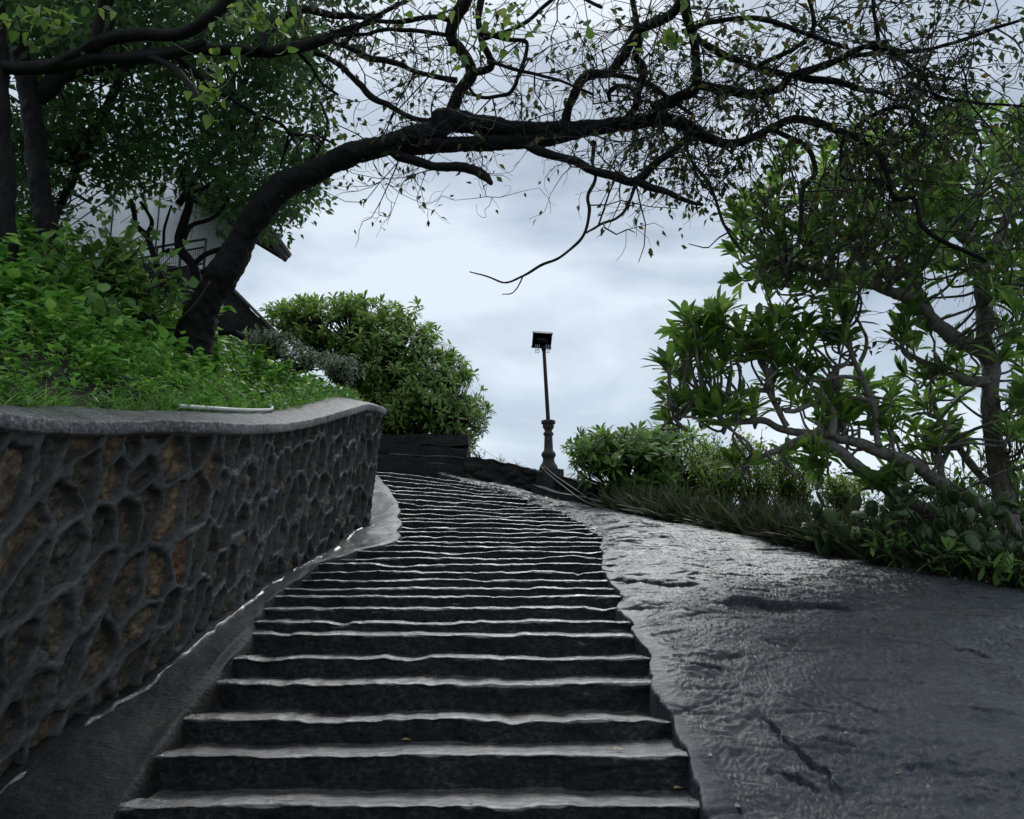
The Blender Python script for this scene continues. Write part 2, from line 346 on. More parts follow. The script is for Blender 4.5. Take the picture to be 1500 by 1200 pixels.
M_LF_FAR = m_leaf('far_frangipani_leaf', [(0, (0.079, 0.144, 0.031)), (0.6, (0.159, 0.266, 0.052)), (1, (0.273, 0.374, 0.086))], 0.36, 0.3)
M_LF_YEL = m_leaf('yellow_green_leaf', [(0, (0.101, 0.173, 0.029)), (0.6, (0.173, 0.259, 0.043)), (1, (0.288, 0.346, 0.072))], 0.45, 0.4)
M_GRASS = m_leaf('dark_grass_blade', [(0, (0.02, 0.034, 0.013)), (0.6, (0.045, 0.07, 0.026)), (1, (0.13, 0.115, 0.06))], 0.45, 0.2)
M_PAD = m_leaf('cactus_pad', [(0, (0.028, 0.055, 0.018)), (0.6, (0.055, 0.10, 0.03)), (1, (0.11, 0.16, 0.06))], 0.4, 0.08)
M_LITTER = m_leaf('brown_leaf_litter', [(0, (0.03, 0.02, 0.012)), (0.6, (0.08, 0.055, 0.03)), (1, (0.2, 0.16, 0.08))], 0.6, 0.1)
M_DEAD = m_leaf('fallen_yellow_leaf', [(0, (0.35, 0.24, 0.08)), (1, (0.5, 0.42, 0.2))], 0.5, 0.2)

# ------------------------------------------------------------------ the stairs: front edges of the treads as world lines
ROWS = [(1480, 1480, 30, 1085), (1290, 1292, 100, 1050), (1178, 1183, 165, 1027), (1103, 1107, 225, 1006), (1050, 1056, 268, 985), (1001, 1002, 308, 958),
        (963, 964, 340, 943), (929, 930, 362, 932), (911, 911, 378, 921), (892, 889, 388, 917), (876, 871, 405, 907), (865, 859, 425, 898),
        (853, 846, 440, 890), (841, 834, 452, 884), (830, 823, 470, 882), (820, 814, 495, 880), (810, 806, 520, 881), (801, 799, 560, 882),
        (793, 793, 580, 882), (786, 787, 584, 880), (779, 781, 585, 873), (772, 775, 585, 865), (765, 769, 586, 857), (758, 764, 586, 849),
        (751, 759, 586, 841), (744, 754, 584, 831), (737, 749, 581, 819), (730, 744, 578, 805), (723, 738, 573, 789), (716, 732, 568, 771),
        (709, 726, 563, 753), (702, 720, 556, 733), (696, 714, 550, 713), (690, 708, 544, 691), (684, 703, 533, 672)]
DEP = [3.5, 3.95] + [4.28 + 0.333 * i for i in range(33)]
EL, ER = [], []
for (yl, yr, xl, xr), d in zip(ROWS, DEP):
    A = at(xl, yl, d); B = at(xr, yr, d)
    if yl < 790:                                  # the upper flight turns left: right ends lie farther back
        vl = (A[2] - EYE) / d; vr = (B[2] - EYE) / d
        k = 1 + 0.5 * (min(vl / max(vr, 0.02), 1.6) - 1)
        B = at(xr, yr, d * k)
    EL.append(A); ER.append(B)
EL = np.array(EL); ER = np.array(ER)
jt = rng.normal(size=len(ER)) * 0.035; ER[:, 0] += jt; EL[:, 0] += rng.normal(size=len(EL)) * 0.03
zl = 0.5 * (EL[:, 2] + ER[:, 2])
low = np.array([r[0] >= 790 for r in ROWS])
EL[low, 2] = zl[low]; ER[low, 2] = zl[low]
NST = len(ROWS)
PROF_Y = np.r_[0.0, 2.0, 0.5 * (EL[:, 1] + ER[:, 1])]; PROF_Z = np.r_[-0.06, -0.04, 0.5 * (EL[:, 2] + ER[:, 2])]
def prof(y): return np.interp(y, PROF_Y, PROF_Z)

stair = empty('stone_staircase', (0, 3.4, 0), 'long worn flight of wet black stone steps climbing and turning left behind the wall', 'staircase')
for i in range(NST - 1):
    a, b, a2, b2 = EL[i], ER[i], EL[i + 1], ER[i + 1]
    z0 = (EL[i - 1][2] if i else a[2] - 0.2) - 0.06; z0r = (ER[i - 1][2] if i else b[2] - 0.2) - 0.06
    nu = 320 if i < 9 else 200
    ext = 0.16
    u = np.linspace(-ext / 3, 1 + ext / 3, nu)
    P0 = a + (b - a) * u[:, None]; P1 = a2 + (b2 - a2) * u[:, None]
    back = P1[:, :2] - P0[:, :2]; depth = np.linalg.norm(back, axis=1, keepdims=True); bd = back / depth
    zb = (z0 + (z0r - z0) * u); seed = 100 + i * 7
    q = np.stack([P0[:, 0], P0[:, 1] * 0 + i * 3.3, P0[:, 2] * 0], -1)
    wob = (0.022 if i < 12 else 0.045) * fbm(q, 1.3, 3, seed) + 0.012 * fbm(q, 6, 3, seed + 1)            # plan wobble of the front edge
    chip = (0.008 if i < 12 else 0.016) * fbm(q, 1.7, 4, seed + 2) + 0.004 * fbm(q, 14, 2, seed + 8) - 0.03 * np.clip(fbm(q, 3.1, 3, seed + 3) - 0.45, 0, 1)
    nr, nn, ntd = 13, 6, 16
    rise = (P0[:, 2] - zb)
    R = 0.016 + 0.008 * vnoise(q, 2.0, seed + 4)
    tilt = 1 + 0.5 * vnoise(q, 1.1, seed + 6); rows = []
    for k in range(nr):                                                          # the riser
        s = k / (nr - 1); hz = zb + (rise - R + chip) * s; off = wob - 0.02 * (1 - s)
        rows.append((off, hz))
    for k in range(1, nn):                                                       # the nosing
        th = k / (nn - 1) * math.radians(84); rows.append((wob + R * (1 - np.cos(th)), P0[:, 2] + chip - R + R * np.sin(th)))
    o0, h0 = rows[-1]
    dd = depth[:, 0] + 0.03 - o0
    for k in range(1, ntd + 1):                                                  # the tread, sagging and worn towards the front
        s = (k / ntd) ** 1.35; sd_ = s * dd; hz = h0 + 0.004 * (1 - np.exp(-sd_ / 0.03)) - 0.012 * tilt * sm((sd_ - 0.08) / 0.12) + 0.012 * sm((sd_ - dd + 0.08) / 0.08) + 0.004 * fbm(np.stack([P0[:, 0], P0[:, 1] + s * 0.4, 0 * s + P0[:, 2] * 0], -1), 3.5, 3, seed + 9)
        rows.append((o0 + dd * s, hz))
    V = np.stack([np.concatenate([P0[:, :2] + bd * o[:, None], h[:, None]], 1) for o, h in rows], 1)   # nu, nrows, 3
    rg = fbm(V, 9, 4, seed + 11)
    lay = fbm(V * np.array([0.6, 1, 3.0]), 7, 3, seed + 12)
    V[:, :nr, :2] -= bd[:, None] * ((0.013 * rg + 0.010 * lay) * np.sin(np.linspace(0.35, 2.6, V.shape[1]))[None])[:, :nr, None]
    V[:, nr:, 2] += 0.004 * rg[:, nr:]
    part('step', V.reshape(-1, 3), grid_faces(nu, V.shape[1], flip=True), M_STEP, stair)

# ------------------------------------------------------------------ bare rock right of the stairs
rp = np.vstack([[[1.25, 0.2, -0.02], [1.15, 2.0, 0.0]], ER + np.array([0, 0, 0.012])])
rp = np.vstack([rp, rp[-1] + (ER[-1] - ER[-2]) * 2])
NT, NW = 1050, 560
def res_dense(P, n, it):
    Q = resample(P, 4000, 0); w_ = np.cumsum(1 / np.clip(Q[:, 1], 2.8, 30) ** 0.8 * np.where(Q[:, 1] < 2.2, 0.2, 1)); w_ = (w_ - w_[0]) / (w_[-1] - w_[0])
    t = np.interp(np.linspace(0, 1, n), w_, np.arange(4000)); return smooth(np.stack([np.interp(t, np.arange(4000), Q[:, k]) for k in range(3)], -1), it)
RP = res_dense(rp, NT, 3); RP[:, 0] += 0.03 * fbm(RP, 3.0, 3, 888) + 0.016 * fbm(RP, 11, 3, 889)
ep = np.vstack([[[8.5, -0.5, -0.35], [7.6, 2.5, 0.1], [6.3, 5.0, 0.75]],
                at([1500, 1400, 1270, 1100, 1000, 920, 862, 800, 745, 700, 672], [861, 845, 820, 786, 770, 752, 742, 729, 716, 705, 700],
                   [7.3, 7.75, 8.5, 10.2, 11.5, 13.0, 14.6, 15.2, 15.7, 16.2, 16.6])])
EPi = resample(ep, 4000, 10); EP = np.stack([np.interp(np.linspace(0, 1, NT) ** 0.85, np.linspace(0, 1, 4000), EPi[:, k]) for k in range(3)], -1)
# equal spacing along the outer edge bunches the far end: warp so that rulings run roughly across the slope
tt = np.linspace(0, 1, NT)
wgt = np.linspace(0, 1, NW) ** 1.0
S = RP[:, None] + (EP - RP)[:, None] * wgt[None, :, None]
wid = np.linalg.norm((EP - RP)[:, :2], axis=1)
S[..., 2] += (np.minimum(wid, 4.0) * 0.022)[:, None] * np.sin(math.pi * wgt)[None]
S[..., 2] += 0.02 * sm(wgt / 0.2)[None] * sm(1.0 * wid)[:, None]
flat = S.reshape(-1, 3)
edge = (sm(wgt / 0.06)[None] * np.ones((NT, 1))).ravel()
ter = fbm(flat * np.array([1, 2.4, 1]) + 0.25 * np.stack([fbm(flat, 1.5, 2, 55)] * 3, -1), 1.7, 5, 56) * 5.0; frc = ter - np.floor(ter)
led0 = sm((frc - 0.8) / 0.2) - frc
ter2 = fbm(flat * np.array([1, 2.0, 1]) + 0.12 * np.stack([fbm(flat, 3, 2, 65)] * 3, -1), 4.5, 4, 66) * 4.0; fr2 = ter2 - np.floor(ter2)
dz = 0.009 * (sm((fr2 - 0.75) / 0.25) - fr2) * edge * sm(fbm(flat, 0.9, 2, 67) * 1.3 + 0.75) + 0.018 * led0 * edge * sm(fbm(flat, 0.7, 2, 57) * 1.4 + 0.75) + (0.045 * fbm(flat, 0.9, 3, 3) + 0.022 * fbm(flat * np.array([1, 2.0, 1]), 2.2, 4, 9) + 0.007 * fbm(flat * np.array([1, 2.2, 1]), 6.0, 4, 31) * (0.55 + 0.9 * sm(fbm(flat, 0.8, 2, 32) + 0.5))) * edge
def slab_world(pts):
    """the places on the slab that lie under picture points"""
    px, py = pix(flat); res = []
    for x, y in pts: res.append(flat[np.argmin((px - x) ** 2 + (py - y) ** 2)])
    return np.array(res)
def seg_dist(P, L):
    best = np.full(len(P), 9.0); side = np.zeros(len(P)); tb = np.zeros(len(P)); n = len(L) - 1
    for k in range(n):
        a, b = L[k][:2], L[k + 1][:2]; ab = b - a; t = np.clip(((P[:, :2] - a) @ ab) / (ab @ ab + 1e-9), 0, 1)
        r = P[:, :2] - (a + t[:, None] * ab); d = np.hypot(r[:, 0], r[:, 1]); sd = ab[0] * r[:, 1] - ab[1] * r[:, 0]
        mk = d < best; best[mk] = d[mk]; side[mk] = np.sign(sd[mk]); tb[mk] = (k + t[mk]) / n
    return best, side, tb
CR = [([(1113, 1046), (1135, 1062), (1140, 1075), (1160, 1090), (1190, 1110), (1215, 1125), (1222, 1140), (1238, 1157)], 0.018, 0.05, 0.022),
      ([(1118, 1118), (1140, 1118), (1170, 1125), (1185, 1133), (1197, 1146)], 0.012, 0.035, 0.012),
      ([(1048, 887), (1090, 885), (1150, 888), (1190, 884), (1225, 892), (1262, 896)], 0.03, 0.05, 0.06),
      ([(890, 851), (960, 853), (1032, 858)], 0.04, 0.05, 0.03),
      ([(1318, 863), (1355, 870), (1420, 873), (1500, 877)], 0.03, 0.06, 0.0),
      ([(1395, 954), (1420, 955), (1447, 969)], 0.02, 0.05, 0.012), ([(1004, 981), (1035, 986), (1070, 988)], 0.015, 0.04, 0.012),
      ([(1410, 902), (1430, 900), (1470, 909)], 0.02, 0.05, 0.01), ([(1420, 1038), (1445, 1046), (1495, 1048)], 0.015, 0.03, 0.01),
      ([(1262, 1165), (1310, 1169), (1335, 1180)], 0.012, 0.03, 0.0), ([(1430, 1150), (1455, 1155), (1463, 1163)], 0.012, 0.03, 0.0),
      ([(1010, 807), (1065, 812)], 0.05, 0.06, 0.0), ([(1080, 834), (1150, 838)], 0.03, 0.05, 0.0), ([(1230, 842), (1295, 847)], 0.03, 0.05, 0.0),
      ([(900, 775), (960, 781)], 0.05, 0.07, 0.0), ([(1000, 793), (1110, 803)], 0.04, 0.07, 0.0), ([(1195, 1190), (1240, 1199)], 0.016, 0.04, 0.015),
      ([(1315, 1110), (1360, 1117), (1410, 1113)], 0.02, 0.03, 0.012)]
for pts, wd, dp, led in CR:
    L = slab_world(pts); L = catmull(L, len(L) * 6); L[1:-1, :2] += rng.normal(size=(len(L) - 2, 2)) * 0.02; L = smooth(L, 4)
    mk = (np.abs(flat[:, 0] - L[:, 0].mean()) < np.ptp(L[:, 0]) / 2 + 0.6) & (np.abs(flat[:, 1] - L[:, 1].mean()) < np.ptp(L[:, 1]) / 2 + 0.6)
    d, sd, tb = seg_dist(flat[mk], L); tap = sm(tb * 6) * sm((1 - tb) * 6)
    wd = wd * 0.36 * (1 + 0.5 * vnoise(flat[mk], 9, 15)); d = np.abs(d + 0.006 * vnoise(flat[mk], 12, 16)); dz[mk] += -dp * tap * np.exp(-(d / wd) ** 2) + led * tap * (sd > 0) * np.exp(-d / 0.22)
for _ in range(620):                                                             # many short cracks along the grain of the rock
    c = flat[rng.integers(len(flat))]
    if c[1] < 2.5: continue
    ln = rng.uniform(0.05, 0.3) * (1 + c[1] * 0.05); an = rng.normal() * 0.25 - 0.12
    L = np.array([[c[0] - ln * math.cos(an), c[1] - ln * math.sin(an)], [c[0], c[1] + rng.normal() * 0.02], [c[0] + ln * math.cos(an), c[1] + ln * math.sin(an)]])
    mk = (np.abs(flat[:, 0] - c[0]) < ln + 0.1) & (np.abs(flat[:, 1] - c[1]) < ln * 0.6 + 0.1)
    if mk.sum() < 4: continue
    d, sd, tb = seg_dist(flat[mk], L); tap = sm(tb * 2.5) * sm((1 - tb) * 2.5); wd = rng.uniform(0.005, 0.011) * (0.6 + c[1] * 0.12)
    dz[mk] += -wd * rng.uniform(1.2, 2.4) * tap * np.exp(-(d / wd) ** 2) + rng.uniform(0, 0.008) * tap * (sd > 0) * np.exp(-d / 0.08)
flat[:, 2] += dz
S = flat.reshape(NT, NW, 3)
inw = nrm(np.concatenate([(RP - EP)[:, :2], np.zeros((NT, 1))], 1))              # skirt down into the cut of the steps
nz = fbm(RP, 5, 3, 77)[:, None]
sk1 = RP + np.array([0, 0, -0.02]) + inw * (0.012 + 0.012 * nz); sk2 = RP + np.array([0, 0, -0.45]) + inw * (0.05 + 0.02 * nz)
S = np.concatenate([sk2[:, None], sk1[:, None], S], 1)
rock = mesh_obj('rock_slope', S.reshape(-1, 3), grid_faces(NT, NW + 2, flip=True), M_SLAB); tag(rock, kind='structure')

# ------------------------------------------------------------------ wall line and gutter left of the stairs
def hit(px, py, lift=0.04):
    Ys = np.linspace(3, 16, 1400); z = at(px, py, Ys)[:, 2]; g = z - (prof(Ys) + lift); k = np.where((g[:-1] <= 0) != (g[1:] <= 0))[0]
    Y = Ys[k[0]] if len(k) else Ys[np.argmin(np.abs(g))]
    return at(px, py, Y)
WPX = [(0, 1163, 636), (75, 1100, 635), (150, 1040, 635), (250, 975, 635), (330, 907, 634), (400, 852, 630), (450, 824, 619), (490, 803, 608), (516, 783, 601)]
wb, wt = [], []
for x, y, yt in WPX:
    p = hit(x, y); wb.append(p); wt.append(at(x, yt, p[1])[2])
wb = np.array(wb); wt = np.array(wt)
d0 = nrm(wb[0] - wb[2]); pre = [wb[0] + d0 * 2.6, wb[0] + d0 * 0.7]
pre[0][2] = prof(pre[0][1]) - 0.05; pre[1][2] = prof(pre[1][1])
e = wb[-1]; post = np.array([e + [0.10, 0.5, 0.06], e + [0.02, 1.1, 0.14], e + [-0.45, 1.8, 0.24], e + [-1.3, 2.3, 0.32], e + [-3.0, 2.7, 0.4]])
WB = np.vstack([pre, wb, post]); WT = np.r_[wt[0] - 0.16, wt[0] - 0.05, wt, wt[-1] + 0.06, wt[-1] + 0.14, wt[-1] + 0.22, wt[-1] + 0.3, wt[-1] + 0.4]
W4 = catmull(np.c_[WB, WT], 1700); W4[:, 3] = smooth(W4[:, 3:4], 120)[:, 0]
NS = len(W4); Tn = np.gradient(W4[:, :2], axis=0); Tn /= np.linalg.norm(Tn, axis=1)[:, None]
Tn = nrm(smooth(Tn, 90)); NO = np.stack([Tn[:, 1], -Tn[:, 0]], 1)                # outward, towards the stairs
SL = np.r_[0, np.cumsum(np.linalg.norm(np.diff(W4[:, :2], axis=0), axis=1))]
# gutter: from the wall foot to the left ends of the steps
lp = np.vstack([[[-1.3, 0.2, -0.02], [-1.3, 2.0, 0.0]], EL + np.array([0, 0, 0.015])]); lp = np.vstack([lp, lp[-1] + (EL[-1] - EL[-2]) * 3])
NG, NGW = 520, 90
LP = res_dense(lp, NG, 3); GB = res_dense(np.c_[W4[:, :2] - NO * 0.12, W4[:, 2]], NG, 4)
ww = np.linspace(0, 1, NGW); G = LP[:, None] + (GB - LP)[:, None] * ww[None, :, None]
gf = G.reshape(-1, 3); gw = (sm(ww / 0.12)[None] * np.ones((NG, 1))).ravel()
gf[:, 2] += 0.015 * gw + gw * (0.03 * fbm(gf, 1.1, 3, 5) + 0.014 * fbm(gf, 4, 4, 8))
G = gf.reshape(NG, NGW, 3)
inw = nrm(np.concatenate([(LP - GB)[:, :2], np.zeros((NG, 1))], 1)); nz = fbm(LP, 4, 3, 78)[:, None]
skirt = [LP + np.array([0, 0, -h]) + inw * (o + 0.02 * nz) for h, o in ((0.5, 0.14), (0.22, 0.09), (0.12, 0.06), (0.05, 0.035), (0.012, 0.012))]
G = np.concatenate([np.stack(skirt, 1), G], 1)
isp = int(np.argmax(LP[:, 1] > 8.3)); ga, gb_ = G[:isp + 1].reshape(-1, 3), G[isp:].reshape(-1, 3)
gut = mesh_obj('rock_gutter', ga, grid_faces(isp + 1, NGW + 5), M_GUT); tag(gut, kind='structure')
led_ = mesh_obj('rock_ledge', gb_, grid_faces(NG - isp, NGW + 5), M_SLAB); tag(led_, kind='structure')

# rain water running along the foot of the wall
kk = np.arange(230, 1300, 3); wp_ = np.c_[W4[kk, :2] + NO[kk] * (0.012 + 0.02 * fbm(W4[kk, :3], 3, 2, 81)[:, None]), W4[kk, 2]]
gz = np.array([gf[np.argmin((gf[:, 0] - p[0]) ** 2 + (gf[:, 1] - p[1]) ** 2), 2] for p in wp_]); ww_ = 0.016 * np.clip(0.6 + 1.2 * fbm(wp_, 5, 3, 82), 0.02, 2)
wr_ows = [np.c_[wp_[:, :2] + NO[kk] * (ww_ * o)[:, None], gz + h - 0.03 * sm((-0.35 - fbm(wp_, 3.0, 3, 84)) * 4) + 0.006 * fbm(wp_, 12, 2, 83)] for o, h in ((-1.0, -0.004), (-0.4, 0.012), (0.2, 0.014), (1.0, 0.008), (1.8, -0.006))]
M_WATER = m_simple('running_water', (0.05, 0.055, 0.06), 0.25, 0.3, 30, 0.8); M_WATER.node_tree.nodes['Principled BSDF'].inputs['Specular IOR Level'].default_value = 1.0; M_WATER.node_tree.nodes['Principled BSDF'].inputs['Coat Weight'].default_value = 1.0
wat = mesh_obj('water', np.stack(wr_ows, 1).reshape(-1, 3), grid_faces(len(kk), 5, flip=True), M_WATER); tag(wat, kind='structure')
# the retaining wall: rubble behind a raised web of mortar
wall = empty('retaining_wall', W4[600, :3], 'dark curved rubble retaining wall with raised mortar web and smooth grey coping', 'wall')
NH = 260
hh = np.linspace(-0.1, 1, NH)
Hs = (W4[:, 3] - W4[:, 2])
sg, hg = np.meshgrid(SL, hh, indexing='ij'); hm = hg * Hs[:, None]
cw, ch = 0.225, 0.335
cols = int(SL[-1] / cw) + 3; rws = 10
si, hi = np.meshgrid(np.arange(-1, cols), np.arange(-1, rws), indexing='ij')
ss = (si + 0.5 * (hi % 2) + rng.uniform(-0.36, 0.36, si.shape)) * cw; sh = (hi + rng.uniform(-0.34, 0.34, si.shape)) * ch
sx = 1.4
seeds = np.stack([ss.ravel() * sx, sh.ravel() * 1.0], -1); rs = rng.random(len(seeds)) * 0.93
k_ = np.argmin([abs(pix(np.r_[W4[i, :2], 1.5])[0] - 248) + (50 if not 3 < W4[i, 1] < 9 else 0) for i in range(NS)]); yq = np.linspace(0, 1, 60); zq = W4[k_, 2] + yq * Hs[k_]; kq = np.argmin(np.abs(pix(np.stack([np.full(60, W4[k_, 0]), np.full(60, W4[k_, 1]), zq], -1))[1] - 838))
rs[np.argmin(((seeds - np.array([SL[k_] * sx, yq[kq] * Hs[k_]])) ** 2).sum(1))] = 1.0
warp = np.stack([sg, hm, 0 * sg], -1)
wx = sg + 0.06 * fbm(warp, 3.2, 3, 41); wy = hm + 0.06 * fbm(warp, 3.2, 3, 42)
Pq = np.stack([wx.ravel() * sx, wy.ravel()], -1); ED = np.empty(len(Pq)); ID = np.empty(len(Pq), int)
for k in range(0, len(Pq), 20000):
    d = ((Pq[k:k + 20000, None] - seeds[None]) ** 2).sum(-1); o = np.argpartition(d, 5, axis=1)[:, :6]; dd = np.take_along_axis(d, o, 1)
    so_ = np.argsort(dd, 1); o = np.take_along_axis(o, so_, 1); p1 = seeds[o[:, 0]]; acc = 0
    for j in range(1, 6):
        p2 = seeds[o[:, j]]; mid = (p1 + p2) / 2; dr = p2 - p1; ln = np.linalg.norm(dr, axis=1) + 1e-9
        acc = acc + np.exp(-((mid - Pq[k:k + 20000]) * dr).sum(1) / ln / 0.022)
    ED[k:k + 20000] = np.maximum(-0.022 * np.log(acc), 0); ID[k:k + 20000] = o[:, 0]
wr = 0.030 + 0.014 * fbm(warp, 2.2, 2, 50).ravel()
q3 = np.stack([sg, hm, 0 * sg], -1).reshape(-1, 3)
mort = 1 - sm((ED - wr * 0.9) / 0.012)
dome = np.clip(ED / 0.15, 0, 1)
fine_ = fbm(q3, 16, 4, 62)
disp = 0.058 * (1 - sm((ED - wr * 0.6) / 0.014)) + 0.012 * (1 - np.clip(ED / (wr + 1e-3), 0, 1)) + 0.006 * fbm(q3, 9, 3, 60) + (1 - mort) * (0.020 * fbm(q3, 6, 4, 61) + 0.012 * fine_ + 0.014 * dome + 0.03 * (rs[ID] - 0.5)) + 0.007 * fine_ + 0.0035 * fbm(q3, 38, 3, 63)
bat = -0.10 + 0.13 * hg                                                           # the face leans out a little towards the coping
offs = bat.ravel() + disp
X = np.repeat(W4[:, :2], NH, 0) + np.repeat(NO, NH, 0) * offs[:, None]
Z = (W4[:, 2:3] + hm).ravel()
part('rubble_face', np.c_[X, Z], grid_faces(NS, NH, flip=True), M_WALL, wall, {'mortar': mort, 'stone': rs[ID]})
# coping
cprof = [(-0.02, -0.03), (0.075, -0.012), (0.10, -0.004), (0.104, 0.0), (0.106, 0.03), (0.106, 0.060), (0.104, 0.068), (0.098, 0.073), (0.09, 0.077), (0.0, 0.103), (-0.08, 0.126), (-0.17, 0.150), (-0.26, 0.168), (-0.29, 0.16), (-0.30, -0.1)]
cpts = []
for o, h in cprof:
    cpts.append(np.c_[W4[:, :2] + NO * (o + 0.03), W4[:, 3] + h])
CPT = np.stack(cpts, 1); cf = CPT.reshape(-1, 3); n_ = 0.012 * fbm(cf, 1.6, 3, 70) + 0.004 * fbm(cf, 14, 4, 71)
CPT[..., 2] += n_.reshape(NS, -1) * 0.8; CPT[..., :2] += NO[:, None] * n_.reshape(NS, -1)[..., None]
part('coping', CPT.reshape(-1, 3), grid_faces(NS, len(cprof), flip=True), M_COPING, wall)
def on_wall(px):
    """index along the wall whose top lies at picture column px"""
    x, y = pix(np.c_[W4[:, :2], W4[:, 3]]); k = np.arange(NS); ok = (k < 1330) & (W4[:, 1] > 3)
    return int(k[ok][np.argmin(np.abs(x[ok] - px))])
# white pipe lying on the coping
k0, k1 = on_wall(305), on_wall(432)
pp = []
for f_, o, h in ((0, -0.24, 0.20), (0.3, -0.2, 0.19), (0.6, -0.17, 0.185), (0.88, -0.16, 0.185), (0.96, -0.2, 0.20), (1.0, -0.27, 0.22)):
    k = int(k0 + (k1 - k0) * f_); pp.append([*(W4[k, :2] + NO[k] * o), W4[k, 3] + h])
mb = MB(); mb.tube(catmull(pp, 40), 0.017, 8); pipe = mb.build('water_pipe', M_PIPE)
tag(pipe, 'white plastic pipe lying along the grey coping of the wall', 'pipe')

# ------------------------------------------------------------------ earth bank, hill and far ground
NBk = 60
base = np.c_[W4[::6, :2] - NO[::6] * 0.24, W4[::6, 3] + 0.11]; nb = len(base); nin = -NO[::6].copy()
nin = nrm(smooth(nin, 25)); slope = np.interp(W4[::6, 1], [0, 7.4, 9, 10.6, 12], [0.62, 0.62, 0.46, 0.2, 0.15])
slope = smooth(slope[:, None], 20)[:, 0]
tb = np.linspace(0, 1, NBk); D = 9.0 * tb ** 1.4
BK = np.zeros((nb, NBk, 3))
dirb = nrm(np.stack([nin[:, 0] - 0.15, nin[:, 1] * 0.6 + 0.12], 1))
BK[..., :2] = base[:, None, :2] + dirb[:, None] * D[None, :, None]
rise = np.where(D < 2.6, D, 2.6 + (D - 2.6) * 0.45)
BK[..., 2] = base[:, 2:3] + slope[:, None] * rise[None]
bf = BK.reshape(-1, 3); bf[:, 2] += np.repeat(0.0 * base[:, 2], NBk) + 0.10 * fbm(bf, 0.9, 3, 90) * np.tile(sm(tb * 6), nb)
bank = mesh_obj('earth_bank', bf, grid_faces(nb, NBk), M_SOIL); tag(bank, kind='structure')
BK = bf.reshape(nb, NBk, 3)
def bank_pt(a, b):
    """a along the wall 0..1, b up the bank in metres"""
    i = np.clip(a * (nb - 1), 0, nb - 1.001); j = np.interp(b, D, np.arange(NBk)); j = np.clip(j, 0, NBk - 1.001)
    i0 = i.astype(int); j0 = j.astype(int); fi = (i - i0)[:, None]; fj = (j - j0)[:, None]
    return (BK[i0, j0] * (1 - fi) + BK[i0 + 1, j0] * fi) * (1 - fj) + (BK[i0, j0 + 1] * (1 - fi) + BK[i0 + 1, j0 + 1] * fi) * fj
def hill_z(x, y):
    z = np.interp(y, [-60, 0, 4, 12, 17, 30, 80], [-14, -0.5, -0.6, 0.9, 1.6, 1.0, -14])
    z = z - 0.62 * np.clip(x - 2.2 + 0.0 * y, 0, 60) ** 0.95
    z = z + 0.45 * np.clip(-x - 3.2, 0, 8) * sm((y + 3) / 6) - 0.5 * np.clip(-x - 16, 0, 60)
    return np.maximum(z, -16)
gx = np.sign(np.linspace(-1, 1, 150)) * np.abs(np.linspace(-1, 1, 150)) ** 3.0 * 1500; gy = gx.copy()
gx = np.sort(np.r_[gx, np.linspace(-25, 25, 70)]); gy = np.sort(np.r_[gy, np.linspace(-10, 40, 70)])
XX, YY = np.meshgrid(gx, gy, indexing='ij'); ZZ = hill_z(XX, YY)
hv = np.stack([XX, YY, ZZ], -1).reshape(-1, 3); near = np.exp(-(hv[:, 0] ** 2 + hv[:, 1] ** 2) / 60 ** 2); hv[:, 2] += 0.12 * fbm(hv, 0.5, 3, 95) * near
hill = mesh_obj('hillside', hv, grid_faces(len(gx), len(gy)), M_HILL); tag(hill, kind='structure')
# planting bed falling away beyond the outer edge of the rock
out2 = nrm(np.concatenate([(EP - RP)[:, :2], np.zeros((NT, 1))], 1)); out2 = nrm(smooth(out2 + np.array([0.5, 0.35, 0]), 30))[::4]; E4 = EP[::4]
bd_ = []
for o, h in ((-0.35, -0.16), (-0.05, -0.03), (0.25, -0.02), (0.8, -0.12), (1.6, -0.5), (3.2, -1.7), (6, -4.0)): bd_.append(E4 + out2 * o + np.array([0, 0, h]))
BED = np.stack(bd_, 1); b_ = BED.reshape(-1, 3); b_[:, 2] += 0.05 * fbm(b_, 2, 3, 97)
bed = mesh_obj('planting_bed', b_, grid_faces(len(E4), len(bd_), flip=True), M_SOIL); tag(bed, kind='structure')

# ------------------------------------------------------------------ masonry at the top of the stairs
def stone_block(c, size, rot, seed, amp=0.03, n=14):
    """a rough block: a subdivided box pushed about by noise; returns vertices, faces"""
    mb = MB(); s = np.array(size, float); ln = np.linspace(-1, 1, n)
    for ax in range(3):
        o1, o2 = [k for k in range(3) if k != ax]
        for sg in (-1, 1):
            A, B = np.meshgrid(ln, ln, indexing='ij'); P = np.zeros((n, n, 3)); P[..., ax] = sg; P[..., o1] = A; P[..., o2] = B
            mb.add(P.reshape(-1, 3), grid_faces(n, n, flip=(sg > 0) ^ (ax != 1)))
    V, Fs = mb.arrays(); V = V * s / 2; V = V @ rot.T + np.asarray(c, float)
    V = V + np.stack([fbm(V, 2.2, 4, seed + k) for k in range(3)], -1) * amp
    return V, Fs
pw = at(615, 700, 17.0)
bw = empty('terrace_wall', pw, 'dark stepped stone terrace wall closing the top of the stairs under the round frangipani', 'wall')
zt = [at(615, 633, 17.0)[2], at(615, 650, 17.0)[2], at(615, 664, 17.0)[2], at(615, 676, 17.0)[2], at(615, 720, 17.0)[2]]
xr_ = [at(684, 640, 17.0)[0], at(686, 660, 17)[0], at(688, 680, 17)[0], at(690, 700, 17)[0]]
